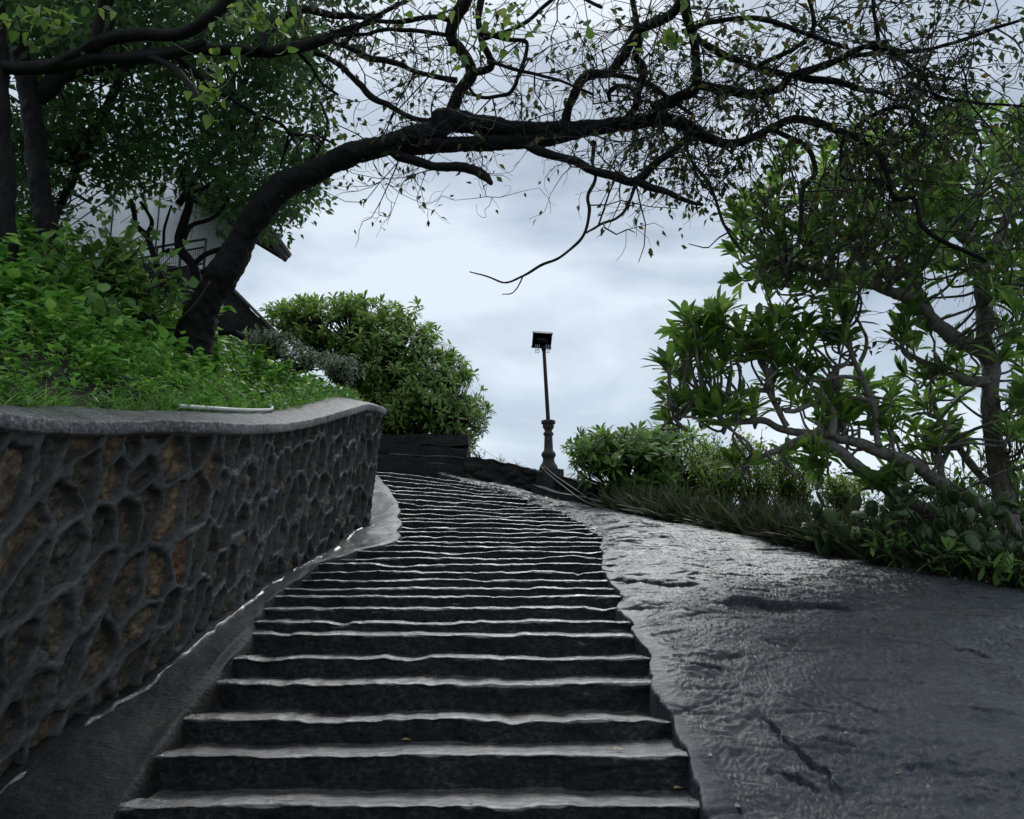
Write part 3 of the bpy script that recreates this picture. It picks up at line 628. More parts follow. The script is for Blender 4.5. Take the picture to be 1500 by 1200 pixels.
for k in range(4):
    h = zt[k] - zt[k + 1] + (0.05 if k == 3 else 0.0); xl_ = -4.2; yf = 17.35 - 0.13 * k
    tilt = ry(0.0 if k == 0 else 0.045 + 0.01 * k)
    V, Fs = stone_block(((xl_ + xr_[k]) / 2, yf + 0.35, (zt[k] + zt[k + 1]) / 2), (xr_[k] - xl_, 0.7, h), tilt, 300 + k * 5, 0.035, 26)
    part('stone_course', V, Fs, M_DARKSTONE, bw)
    if k < 3:  # pale strips stand in for sky light caught on the wet course edges
        hl = MB(); xj = np.linspace(xl_ + 1.6, xr_[k] - 0.02, 40); zj = zt[k + 1] - ((xj - (xl_ + xr_[k]) / 2) * math.tan(0.045 + 0.01 * (k + 1))) + 0.035 * fbm(np.stack([xj, 0 * xj, 0 * xj + k], -1), 1.6, 3, 33)
        hl.tube(np.c_[xj, yf - 0.02 + 0 * xj + 0.02 * fbm(np.stack([xj, 0 * xj, 0 * xj + k], -1), 2, 2, 34), zj + 0.012], 0.012 + 0.007 * np.sin(xj * 7) , 6); hl.build('edge_highlight', M_COPING, bw)
def rubble_wall(name, label, p0, p1, h0, h1, th, seed, cat='wall'):
    """a low wall of rough stones between two feet, its top and face broken by the stones"""
    p0 = np.asarray(p0, float); p1 = np.asarray(p1, float); L = np.linalg.norm((p1 - p0)[:2]); d = (p1 - p0) / L
    nx, nz = max(int(L / 0.03), 20), 26; nrml = np.array([d[1], -d[0], 0.0])
    u, v = np.meshgrid(np.linspace(0, 1, nx), np.linspace(0, 1, nz), indexing='ij')
    sd = np.random.default_rng(seed); ns = int(L / 0.22) * 5
    s_ = np.c_[sd.random(ns) * L, sd.random(ns) * max(h0, h1) * 1.3]; hgt = h0 + (h1 - h0) * u
    P2 = np.stack([u.ravel() * L, (v * hgt).ravel()], -1); dd = np.sort((((P2[:, None] - s_[None]) * np.array([1, 1.8])) ** 2).sum(-1), 1)
    ed = (np.sqrt(dd[:, 1]) - np.sqrt(dd[:, 0])).reshape(nx, nz); bul = 0.05 * sm(ed / 0.10)
    rows = []
    base_ = p0 + (p1 - p0) * u[..., None]; top = hgt + 0.05 * fbm(np.stack([u * L, 0 * u, 0 * u], -1), 2.4, 3, seed)
    front = base_ + nrml * (th / 2 + bul)[..., None]; front[..., 2] += v * top
    back = base_ - nrml * (th / 2)[..., None] if isinstance(th, np.ndarray) else base_ - nrml * (th / 2); back = back.copy(); back[..., 2] += v * top
    V = np.concatenate([front, back[:, ::-1]], 1)
    V = np.concatenate([V, V[:, :1]], 1); m = V.shape[1]; f = V.reshape(-1, 3).copy()
    f += np.stack([fbm(f, 5, 3, seed + 3 + k) for k in range(3)], -1) * 0.014
    caps = np.array([[i, i + 1, m - 3 - i, m - 2 - i] for i in range(0, nz - 1)]); caps2 = (caps + (nx - 1) * m)[:, ::-1]
    o = mesh_obj(name, f, [np.vstack([grid_faces(nx, m), caps, caps2])], M_DARKSTONE); return tag(o, label, cat)
a_ = at(684, 705, 17.2); b_2 = at(800, 712, 16.9)
zt0, zt1 = at(686, 668, 17.2)[2], at(800, 690, 16.9)[2]
a_[2] -= 0.35; b_2[2] -= 0.45
rubble_wall('low_stone_wall', 'low black rubble wall running from the terrace wall down to the lamp plinth', a_, b_2, zt0 - a_[2], zt1 - b_2[2], 0.4, 410)
a3 = at(815, 712, 16.6); b3 = at(925, 725, 15.6); a3[2] -= 0.3; b3[2] -= 0.3
rubble_wall('low_stone_wall', 'low stone wall between the lamp plinth and the dark green bush', a3, b3, at(815, 697, 16.6)[2] - a3[2], at(925, 716, 15.6)[2] - b3[2], 0.35, 420)
kp = np.array([at(776, 722, 15.6), at(830, 738, 15.1), at(880, 748, 14.5), at(925, 756, 13.4), at(965, 764, 12.3)])
kc = catmull(kp, 60); mb = MB(); kh = np.interp(np.linspace(0, 1, 60), [0, 0.3, 0.75, 1], [0.15, 0.16, 0.09, 0.03])
V, Fs = stone_block((0, 0, 0), (1, 1, 1), np.eye(3), 0, 0.0, 24)
i_ = np.clip(((V[:, 0] + 0.5) * 59), 0, 58.999); i0 = i_.astype(int); fr = (i_ - i0)[:, None]
C_ = kc[i0] * (1 - fr) + kc[np.minimum(i0 + 1, 59)] * fr; Td = nrm(np.gradient(kc, axis=0) * np.array([1, 1, 0])); Nd = np.stack([-Td[:, 1], Td[:, 0], 0 * Td[:, 0]], -1)[i0]
V2 = C_ + Nd * (0.16 + V[:, 1:2] * 0.3); V2[:, 2] += V[:, 2] * 2 * np.interp(i_, np.arange(60), kh) + 0.02
V2 += np.stack([fbm(V2, 3, 4, 430 + k) for k in range(3)], -1) * 0.03
kerb = mesh_obj('stone_kerb', V2, Fs, M_DARKSTONE); tag(kerb, 'long dark stone kerb lying along the rock edge below the lamp', 'kerb')

# ------------------------------------------------------------------ the lamp post
LY = 16.6; u1 = LY / F * 1.0
lb = at(804, 716, LY); pxm = (at(805, 650, LY)[2] - at(805, 660, LY)[2]) / 10       # metres per picture pixel at the lamp
lamp = empty('lamp_post', lb, 'leaning lamp post with square floodlight on a turned stone baluster', 'lamp post')
def zl_(y): return at(804, y, LY)[2]
mb = MB(); V, Fs = stone_block((lb[0] + 0.02, LY, (zl_(725) + zl_(689)) / 2), (0.44, 0.44, zl_(689) - zl_(725)), rz(0.3), 440, 0.02, 12)
part('plinth', V, Fs, M_LAMPSTONE, lamp)
pr = [(13.8, 690), (14.0, 688), (13.4, 686), (12.2, 682), (9.8, 679), (8.6, 676), (8.2, 673), (9.0, 670), (10.4, 668), (10.6, 666), (9.6, 663), (8.0, 661.5), (6.8, 660), (6.5, 657), (6.2, 648), (5.8, 640), (5.9, 638.5),
      (7.2, 637.5), (7.6, 636), (7.0, 634), (5.4, 632.5), (5.3, 631), (6.2, 629.5), (8.0, 626.5), (8.4, 624.5), (7.8, 622.5), (9.0, 621.5), (10.2, 620.8), (10.4, 619), (10.2, 616.6), (9.0, 616), (0.01, 615.8)]
mb.lathe((lb[0], LY, 0), [(r * pxm, zl_(y)) for r, y in pr], 28); mb.build('baluster', M_LAMPSTONE, lamp)
pt, pb = at(796.5, 508, LY), at(803.5, 620, LY); pb[0] = lb[0]
mb = MB(); pl = pb + (pt - pb) * np.linspace(0, 1, 14)[:, None]; mb.tube(pl, np.linspace(3.1, 2.6, 14) * pxm, 12)
mb.build('pole', M_METAL, lamp)
hc = at(794, 497.5, LY); Rh = ry(0.03) @ rx(math.radians(-42)) @ rz(0.0); Rh = ry(0.05) @ Rh
hood_sz = (26.5 * pxm, 25 * pxm, 3 * pxm)
mb = MB(); mb.box(hc, hood_sz, Rh, 0.008)
rim = 1.6 * pxm
for sx_ in (-1, 1): mb.box(hc + Rh @ np.array([sx_ * (hood_sz[0] / 2 + 0.004), 0, -0.02]), (rim, hood_sz[1] + 0.02, 0.07), Rh, 0.004)
for sy_ in (-1, 1): mb.box(hc + Rh @ np.array([0, sy_ * (hood_sz[1] / 2 + 0.004), -0.021]), (hood_sz[0] + 0.05, rim, 0.072), Rh, 0.004)
hood = mb.build('hood', M_BLACK, lamp)
mb = MB(); mb.box(hc + Rh @ np.array([0, -0.01, -0.075]), (13 * pxm, 12 * pxm, 0.11), Rh, 0.02)
for k in range(4): mb.box(hc + Rh @ np.array([(k - 1.5) * 0.045, -0.01, -0.135]), (0.008, 10 * pxm, 0.03), Rh)
mb.build('housing', M_BLACK, lamp)
mb = MB()
for sg_ in (-1, 1):
    mb.tube(np.array([pt + np.array([0, 0, -0.05]), pt + np.array([sg_ * 0.06, 0, -0.02]), hc + Rh @ np.array([sg_ * 0.10, -0.05, -0.08])]), 0.011, 6)
mb.tube(np.array([pt + np.array([0, 0, -0.09]), pt + np.array([0, 0, 0.05])]), 0.05, 12); mb.build('bracket', M_METAL, lamp)
for grp in ((-9.5, -7, -4.5), (5.5, 8.5, 11.5)):
    mb = MB()
    for cx_ in grp:
        t_ = np.linspace(0, math.pi, 9); ww_ = 0.035
        p = at(794 + cx_, 508, LY); P = np.c_[p[0] + 0.006 * np.cos(t_ * 2), LY - 0.05 + ww_ * np.cos(t_), p[2] - (0.165 + 0.02 * math.sin(cx_)) * np.sin(t_) * 0.9 + 0.02]
        mb.tube(P, 0.006, 5)
    for yy in (512, 516): mb.tube(np.array([at(793.5 + grp[0], yy + 1, LY - 0.07), at(794.5 + grp[2], yy, LY - 0.07)]), 0.006, 5)
    mb.build('wire_guard', M_GLASS, lamp)
# cables
def cable(pts, r, label, mat=M_CABLE):
    mb = MB(); mb.tube(catmull(pts, 70), r, 5); o = mb.build('cable', mat); tag(o, label, 'cable'); return o
cable([at(793, 684, LY - .3), at(806, 697, 16.0), at(830, 716, 15.2), at(858, 735, 14.2), at(900, 749, 13.2), at(960, 765, 11.6), at(1050, 779, 10.6), at(1180, 800, 9.3)], 0.011, 'pale thin cable running from the lamp plinth along the outer rock edge')
cable([at(797, 683, LY - .3), at(815, 698, 15.8), at(850, 722, 14.9), at(878, 741, 14.1), at(893, 749, 13.4)], 0.009, 'short pale cable strung from the lamp plinth down to the kerb')
cable([at(697, 652, 17.2), at(730, 672, 17.1), at(765, 684, 16.9), at(795, 692, LY - .25)], 0.004, 'hair thin wire from the terrace wall to the lamp plinth')

# ------------------------------------------------------------------ house on the hill
HY = 14.5
hb = at(200, 400, HY)
house = empty('hillside_house', hb, 'white house with dark overhanging roof half hidden behind the trees', 'house')
mb = MB(); wl_, wr_ = at(95, 300, HY)[0], at(346, 330, HY)[0]; zb_, zt_ = at(200, 430, HY)[2], at(200, 262, HY)[2]
HR = rz(0.34); hcor = np.array([wr_, HY, (zb_ + zt_) / 2]); wl_ = wr_ - 5.2
mb.box(hcor + HR @ np.array([-2.6, 1.6, 0]), (5.2, 3.2, zt_ - zb_), HR, 0.02); mb.build('wall', M_WHITE, house)
mb = MB(); mb.box(np.array([hcor[0], hcor[1], at(300, 405, HY)[2] - 0.7]) + HR @ np.array([-2.6, 1.55, 0]), (5.3, 3.3, 1.5), HR, 0.03); mb.build('stone_base', M_DARKSTONE, house)
for fx in (-2.1, -1.35):
    mb = MB(); mb.box(hcor + HR @ np.array([fx, -0.005, 0.1]), (0.02, 0.03, 1.5), HR); mb.build('wall_joint', M_RAIL, house)
RD = 1.25; q = [at(255, 255, 13.4), at(396, 340, 13.4)]; dr_ = nrm(q[1] - q[0]); ang = math.atan2(dr_[2], dr_[0]); Lr = np.linalg.norm(q[1] - q[0])
Rr = ry(-ang); cR = (q[0] + q[1]) / 2 + np.array([0, RD / 2, 0])
mb = MB(); mb.box(cR + Rr @ np.array([0, 0, 0.05]), (Lr, RD, 0.09), Rr, 0.01); mb.build('roof', M_TILE, house)
mb = MB()
for k in range(4): mb.box(cR + Rr @ np.array([-0.02, -0.5 + k * 0.33, -0.055]), (Lr - 0.1, 0.07, 0.12), Rr, 0.006)
mb.box(cR + Rr @ np.array([Lr / 2 - 0.05, 0, -0.03]), (0.07, RD, 0.15), Rr, 0.01); mb.build('rafters', M_TILE, house)
ra, rb = at(195, 368, HY - 1.1), at(302, 350, HY - 1.1)
rail = empty('railing', (float(ra[0]), HY - 1.1, float(ra[2]) - 0.4), 'dark metal railing with wire mesh in front of the white house', 'railing')
mb = MB(); hh_ = 0.30
mb.tube(np.array([ra, rb]), 0.022, 6); mb.tube(np.array([ra + [0, 0, -hh_ * 0.5], rb + [0, 0, -hh_ * 0.5]]), 0.018, 6); mb.tube(np.array([ra + [0, 0, -hh_ * 1.5], rb + [0, 0, -hh_ * 1.5]]), 0.018, 6); mb.build('rail', M_RAIL, rail)
mb = MB()
for t_ in (0, 0.33, 0.66, 1): p = ra + (rb - ra) * t_; mb.tube(np.array([p, p + [0, 0, -hh_ * 2.6]]), 0.022, 6)
mb.build('post', M_RAIL, rail)
mb = MB()
for t_ in np.linspace(0.02, 0.98, 34): p = ra + (rb - ra) * t_; mb.tube(np.array([p + [0, 0, -hh_ * 0.5], p + [0, 0, -hh_ * 1.5]]), 0.004, 3, False)
for t_ in np.linspace(0.55, 1.45, 8): mb.tube(np.array([ra + [0, 0, -hh_ * t_], rb + [0, 0, -hh_ * t_]]), 0.004, 3, False)
mb.build('wire_mesh', M_RAIL, rail)
# stone parapet sloping down behind the arching tree
pa, pb_ = at(322, 408, 12.6), at(404, 490, 12.6)
mb = MB(); dp_ = nrm(pb_ - pa); an = math.atan2(dp_[2], dp_[0]); Lp = np.linalg.norm(pb_ - pa); Rp = ry(-an)
par = empty('sloping_parapet', pb_, 'dark stone parapet sloping down behind the foot of the arching tree', 'parapet')
V, Fs = stone_block((pa + pb_) / 2 + Rp @ np.array([0, 0.2, -0.55]), (Lp, 0.4, 1.1), Rp, 460, 0.05, 24); part('parapet_body', V, Fs, M_DARKSTONE, par)
mb.box((pa + pb_) / 2 + Rp @ np.array([0, 0.19, 0.03]), (Lp, 0.5, 0.05), Rp, 0.012); mb.build('parapet_cap', M_COPING, par)

# ------------------------------------------------------------------ trees
def limb_pts(px, r, d0, d1, n=None, wob=0.015, seed=0):
    px = np.asarray(px, float); m = len(px); d = np.linspace(d0, d1, m); r = np.interp(np.linspace(0, 1, m), np.linspace(0, 1, len(r)), r)
    P = at(px[:, 0], px[:, 1], d); R = r / F * d * 1.02
    C = catmull(np.c_[P, R], n or max(8, m * 6)); C[:, :3] += wob * np.stack([fbm(C[:, :3], 4.0, 2, seed + k) for k in range(3)], -1) * np.minimum(1, C[:, 3:4] / 0.03 + 0.4)
    C[:, 3] = np.maximum(C[:, 3], 0.003); return C
def limb(name, spec, parent, mat, seed, store=None, nside=None):
    px, r, d0, d1 = spec; C = limb_pts(px, r, d0, d1, seed=seed); mb = MB()
    big = C[:, 3].max() > 0.07
    if big: C = resample(C, max(40, int(np.linalg.norm(np.diff(C[:, :3], axis=0), axis=1).sum() / 0.015)))
    mb.tube(C[:, :3], C[:, 3], nside or (36 if big else 9), True, 0.2 if big else 0.18, seed)
    if store is not None: store.append(C)
    return mb.build(name, mat, parent)

ARCH = [
 ([(278, 512), (292, 470), (308, 435), (328, 400), (352, 355), (375, 312), (415, 274), (470, 248), (530, 222), (590, 206), (650, 192)], [30, 24, 22, 22, 21, 20, 18, 17, 17, 18], 8.0, 7.5),
 ([(640, 176), (700, 183), (760, 190), (820, 190), (880, 186), (930, 180), (985, 175), (1030, 199), (1060, 209), (1090, 208), (1130, 190), (1160, 176), (1200, 180), (1230, 192)], [17, 15, 13, 13, 12, 11, 10, 9, 8, 7, 7, 6, 6, 4], 7.5, 6.7),
 ([(585, 216), (640, 213), (700, 209), (760, 206), (820, 201), (860, 191), (900, 183)], [13, 12, 12, 11, 10, 9], 7.6, 7.2),
 ([(655, 198), (645, 180), (642, 164)], [17, 15, 12], 7.5, 7.4),
 ([(660, 170), (672, 137), (690, 106), (676, 76), (661, 55), (666, 30), (682, 0), (690, -45)], [10, 10, 9, 8, 9, 11, 12, 10], 7.5, 7.0),
 ([(687, 110), (712, 100), (718, 90), (706, 60), (700, 25), (706, -25)], [6, 5, 5, 5], 7.4, 7.0),
 ([(668, 118), (640, 113), (605, 101), (565, 88), (540, 85), (510, 70), (488, 62)], [5, 4, 4, 5, 4, 3], 7.4, 7.7),
 ([(645, 182), (600, 171), (570, 156), (540, 140), (510, 107), (482, 86), (462, 78)], [4, 4, 5, 5, 4, 5], 7.5, 7.9),
 ([(655, 52), (610, 45), (560, 43), (540, 48), (500, 53), (470, 60)], [4, 3, 3], 7.2, 7.6),
 ([(660, 30), (630, 24), (585, 30), (545, 30), (510, 18)], [4, 4, 3], 7.1, 7.5),
 ([(570, 218), (600, 234), (640, 244), (688, 247), (710, 257), (720, 269)], [9, 8, 8, 8, 4], 7.6, 7.1),
 ([(700, 50), (740, 59), (770, 62), (766, 90), (750, 130), (735, 141), (702, 142), (684, 122)], [3.5, 3, 3, 3, 3], 7.0, 7.3),
 ([(772, 213), (800, 224), (840, 236), (870, 248), (900, 256), (930, 264), (960, 240), (1000, 206), (1012, 190)], [7, 7, 7, 7, 7, 6, 6, 5], 7.3, 6.7),
 ([(928, 263), (970, 280), (1000, 292), (1030, 300)], [6, 5, 4, 3], 6.9, 6.6),
 ([(870, 208), (868, 235), (873, 260), (860, 286), (862, 312), (854, 346), (820, 376), (790, 391), (765, 404), (740, 413), (714, 405), (688, 398)], [3.4, 2.6, 2.5, 2.3, 2.1, 1.8, 1.4, 0.9], 7.2, 6.6),
 ([(768, 403), (752, 428), (736, 432)], [1.1, 0.9, 0.7], 6.65, 6.5),
 ([(826, 186), (835, 155), (850, 122), (870, 110), (892, 107), (912, 84), (932, 50), (955, 34), (985, 20), (1003, -10)], [8, 7, 8, 7, 7, 8, 8, 8, 9], 7.3, 6.6),
 ([(918, 175), (931, 155), (938, 122), (940, 98), (929, 82), (936, 60), (931, 20), (924, -15)], [6, 6, 5, 5, 5], 7.2, 6.8),
 ([(896, 148), (894, 136), (903, 128), (922, 127), (934, 138)], [3, 5, 4, 4], 7.1, 7.0),
 ([(955, 162), (1000, 141), (1020, 127), (1021, 90), (1015, 50), (1005, 20), (998, -30)], [10, 9, 9, 8, 7, 8, 9], 7.1, 6.5),
 ([(1018, 126), (1060, 133), (1100, 138), (1140, 130), (1158, 111), (1190, 100), (1232, 85), (1262, 70), (1300, 60)], [7, 7, 7, 7, 6, 6, 5, 3], 7.0, 6.4),
 ([(1015, 52), (1050, 76), (1100, 95), (1150, 108), (1170, 112)], [5.5, 5.5, 5, 5, 4], 6.9, 6.7),
 ([(1158, 111), (1220, 120), (1260, 131), (1292, 136)], [6, 5.5, 5, 3], 6.8, 6.5),
 ([(1270, 68), (1330, 75), (1390, 66), (1450, 45), (1520, 20)], [4, 3.5, 3, 3, 2], 6.5, 6.0),
 ([(1245, 85), (1300, 80), (1345, 105), (1370, 140), (1420, 150), (1520, 156)], [4, 3, 3, 2.6, 2], 6.6, 6.2),
 ([(890, 109), (940, 120), (980, 145), (1012, 166)], [4.5, 4, 3.6, 3], 7.1, 7.0),
 ([(1228, 190), (1262, 206), (1290, 230), (1302, 262), (1312, 290), (1340, 291), (1350, 330), (1390, 358), (1445, 382)], [5, 4.4, 4.2, 4, 4, 3.5, 3], 6.7, 6.4),
 ([(1238, 190), (1232, 228), (1238, 262), (1290, 265), (1312, 288)], [2.6, 2.2, 2.2], 6.7, 6.5),
 ([(1130, 190), (1180, 214), (1195, 250), (1176, 276), (1172, 330), (1170, 360)], [4, 4, 4, 3.4, 2.6], 6.9, 6.5),
 ([(1002, 192), (1012, 232), (1048, 288), (1060, 330), (1092, 372)], [3, 2.6, 2.4, 2], 6.9, 6.5),
 ([(1250, 186), (1300, 161), (1330, 158), (1338, 182)], [3.4, 3.4, 3], 6.7, 6.5),
 ([(932, 262), (922, 298), (905, 318), (880, 330), (860, 342)], [3, 2.2, 1.6], 6.9, 6.6),
 ([(1000, 45), (1060, 30), (1120, 28), (1180, 50), (1240, 70)], [4, 4, 3], 6.6, 6.2),
 ([(1110, 95), (1180, 60), (1190, 20), (1170, -30)], [4, 3.4, 3.4], 6.7, 6.3),
 ([(1290, 80), (1285, 40), (1275, -20)], [3.4, 3], 6.5, 6.2),
 ([(700, 62), (760, 40), (800, 5), (830, -10), (880, 10)], [3, 3, 2.6], 7.0, 6.7),
 ([(715, 90), (770, 105), (820, 118), (870, 140)], [3, 2.6, 2.2], 7.1, 6.9),
 ([(500, 65), (540, 30), (600, 0), (640, -25)], [4, 3.4, 3], 7.5, 7.2),
 ([(432, 262), (470, 215), (480, 180), (470, 150)], [3.5, 3, 2.4], 7.9, 8.3),
]
tb0 = at(283, 512, 8.0)
arch = empty('arching_tree', tb0, 'black barked tree arching from the bank over the stairs with thin crooked branches', 'tree')
AL = []
for k, s in enumerate(ARCH): limb('trunk' if k == 0 else 'branch', s, arch, M_BARK, 500 + k * 3, AL)
tw = MB(); TIPS = []
def grow(P0, d, L, r, lev, droop):
    n = 5; P = [P0]; d = np.array(d)
    for k in range(n - 1):
        d = nrm(d + rng.normal(size=3) * 0.33 + np.array([0, 0, droop])); P.append(P[-1] + d * L / (n - 1))
    P = np.array(P); x, y = pix(P)
    if np.any((y > 335) & (x > 440) & (x < 1040)) and rng.random() > 0.3: return
    if np.any((y > 420) & (x > 400) & (x < 1110)): return
    tw.tube(P, np.linspace(r, max(r * 0.45, 0.0018), n), 4 if lev > 1 else 3, False)
    TIPS.append((P[-1], d, x[-1], y[-1], lev))
    if lev <= 1: TIPS.append((P[2], d, x[2], y[2], lev)); TIPS.append((P[3], d, x[3], y[3], lev))
    if lev > 0:
        for c in range(rng.integers(3, 6) if lev > 1 else rng.integers(2, 3)):
            k = rng.integers(1, n); grow(P[k], nrm(d + rng.normal(size=3) * 0.8), L * rng.uniform(0.4, 0.75), r * 0.6, lev - 1, droop)
allp = np.vstack([c[::2] for c in AL]); ax_, ay_ = pix(allp[:, :3])
wgt_ = np.where(allp[:, 3] < 0.065, 1.0, 0.25) * np.interp(ax_, [860, 900, 1200, 1300, 1500], [0.9, 1.6, 1.7, 3.2, 4.0]) * np.where(ay_ > 215, 0.5, 1.0) * np.where((ax_ < 470), 0.1, 1) * np.where((ay_ > 330) & (ax_ < 1000), 0.5, 1)
wgt_ *= np.where(ay_ > -60, 1, 0)
for i in rng.choice(len(allp), 300, p=wgt_ / wgt_.sum()):
    x = ax_[i]; d = rng.normal(size=3) * np.array([1, 0.7, 1]); d[0] += 0.5 if x > 850 else -0.2
    if ay_[i] > 230: d[2] -= 0.5
    grow(allp[i, :3], nrm(d), rng.uniform(0.5, 1.25) * (1.0 if x > 600 else 0.8), 0.0085, 2, -0.05)
o = tw.build('twigs', M_TWIG, arch); o['kind'] = 'stuff'
lp_, ld_ = [], []
for p, d, x, y, lev in TIPS:
    dens = np.interp(x, [450, 560, 800, 900, 1000, 1150, 1500], [0.9, 0.3, 0.3, 0.36, 0.5, 0.66, 0.6]) * (1.35 if y > 200 and x > 950 else 1.0)
    for _ in range(rng.poisson(dens * 0.8)):
        lp_.append(p + rng.normal(size=3) * 0.03); ld_.append(nrm(d + rng.normal(size=3) * 0.7 + np.array([0, 0, -0.35])))
lp_ = np.array(lp_); ld_ = np.array(ld_)
leaves('foliage', LF_OVATE, lp_, ld_, nrm(rng.normal(size=lp_.shape) * 0.6 + np.array([0, 0, 1])), rng.uniform(0.055, 0.105, len(lp_)), M_LF_ARCH, arch)
print('arch twigs', len(TIPS), 'leaves', len(lp_))
def spray(parent, x, y, d, n=7, size=0.11, mat=M_LF_LIME, spread=0.13, name='leaf_spray'):
    c = at(x, y, d); ax = nrm(rng.normal(size=3) * np.array([1, 0.5, 0.6]) + np.array([0, 0, -0.5])); t = np.linspace(-1, 1, n)[:, None]
    pos = c + ax * t * spread + rng.normal(size=(n, 3)) * 0.02; dr = nrm(rng.normal(size=(n, 3)) + np.array([0, -0.2, -0.35]))
    mb = MB(); mb.tube(catmull([c - ax * spread * 2.2 + np.array([0, 0, 0.08]), c - ax * spread, c + ax * spread], 8), 0.004, 4, False)
    V1, F1, r1 = leaf_arrays(LF_CORD, pos, dr, nrm(rng.normal(size=(n, 3)) * 0.5 + np.array([0, -0.4, 1])), rng.uniform(0.7, 1.15, n) * size)
    V2, F2 = mb.arrays(); mb2 = MB(); mb2.add(V1, *F1); r = np.r_[r1, np.full(len(V2), 0.05)]; mb2.add(V2, *F2); V, Fs = mb2.arrays()
    return part(name, V, Fs, mat, parent, {'rnd': r})
for x, y, n in [(750, 20, 6), (745, 48, 5), (735, 72, 4), (770, 45, 4), (640, 100, 3), (672, 78, 4), (703, 45, 4), (655, 15, 4), (590, 12, 4), (868, 62, 4), (985, 50, 7), (1000, 55, 5), (965, 75, 4), (1010, 15, 5), (1085, 20, 5), (1100, 55, 4), (690, 30, 3), (720, 15, 4), (1075, 80, 3), (940, 70, 4), (1170, 75, 4)]:
    spray(arch, x, y, rng.uniform(6.0, 6.5), n, 0.105)

# the dark shade trees on the left
SH1 = [([(12, 420), (10, 330), (6, 240), (2, 150), (-6, 60), (-15, -60)], [15, 14, 13, 14, 15], 6.6, 6.4),
       ([(-40, 100), (20, 99), (70, 97), (105, 82), (150, 60), (200, 52), (260, 50), (300, 30), (335, 0), (355, -40)], [12, 11, 10, 12, 11, 9, 10, 9], 6.5, 6.0),
       ([(145, 75), (145, 40), (152, 0), (150, -40)], [9, 9, 10], 6.3, 6.1), ([(200, 76), (250, 96), (278, 126), (295, 155)], [6, 6, 5, 3], 6.3, 6.0),
       ([(150, 68), (165, 35), (160, 10), (175, -20)], [4, 4, 4], 6.3, 6.1), ([(70, 97), (150, 85), (240, 80), (300, 62)], [12, 10, 9, 6], 6.4, 6.2)]
SH2 = [([(88, 425), (78, 370), (62, 290), (52, 215), (44, 150), (35, 100), (20, 60)], [18, 16, 15, 15, 15, 15], 7.3, 7.2),
       ([(45, 150), (100, 105), (180, 88), (250, 76), (330, 73), (380, 78), (430, 72), (470, 60), (505, 44), (545, 34)], [15, 12, 10, 9, 8, 8, 9, 8, 5, 4], 7.3, 7.6),
       ([(250, 78), (300, 120), (340, 145), (370, 165), (410, 180), (430, 196), (462, 198), (492, 212)], [5, 4, 3, 3, 2.6, 2], 7.5, 7.9),
       ([(100, 240), (130, 200), (160, 150), (185, 100)], [9, 8, 7, 6], 8.4, 8.8), ([(90, 300), (120, 230), (140, 190)], [7, 7, 6], 8.4, 8.6),
       ([(262, 300), (300, 240), (340, 190), (345, 150)], [6, 5, 4], 9.2, 9.6), ([(330, 290), (300, 235), (240, 220)], [3.5, 3, 2], 9.2, 9.6),
       ([(430, 72), (455, 95), (470, 118), (495, 140)], [3, 2.6, 2], 7.6, 7.8), ([(380, 75), (395, 40), (440, 15), (500, 25), (560, 22)], [6, 5, 6, 5, 4], 7.4, 7.6)]
def inpoly(x, y, poly):
    poly = np.asarray(poly, float); r = np.zeros(len(x), bool); j = len(poly) - 1
    for i in range(len(poly)):
        xi, yi = poly[i]; xj, yj = poly[j]
        c = ((yi > y) != (yj > y)) & (x < (xj - xi) * (y - yi) / (yj - yi + 1e-9) + xi); r ^= c; j = i
    return r
def in_region(n, poly, d0, d1):
    poly = np.asarray(poly, float); lo, hi_ = poly.min(0), poly.max(0); x = rng.uniform(lo[0], hi_[0], n * 4); y = rng.uniform(lo[1], hi_[1], n * 4)
    k = inpoly(x, y, poly); x, y = x[k][:n], y[k][:n]; return at(x, y, rng.uniform(d0, d1, len(x)))
def clump_foliage(name, centers, per, rad, tmpl, size, mat, parent, flatten=0.8, updir=0.3, dense=None):
    n = len(centers); k = rng.poisson(per, n); c = np.repeat(centers, k, 0); m = len(c)
    pos = c + rdir(m) * (rng.random((m, 1)) ** 0.45) * rad * np.array([1, 1, flatten]); d = nrm(pos - c + rdir(m) * rad * 0.9 + np.array([0, 0, -0.15 * rad]))
    return leaves(name, tmpl, pos, d, nrm(rdir(m) * 0.6 + np.array([0, 0, updir + 0.6])), rng.uniform(size * 0.65, size * 1.25, m), mat, parent)
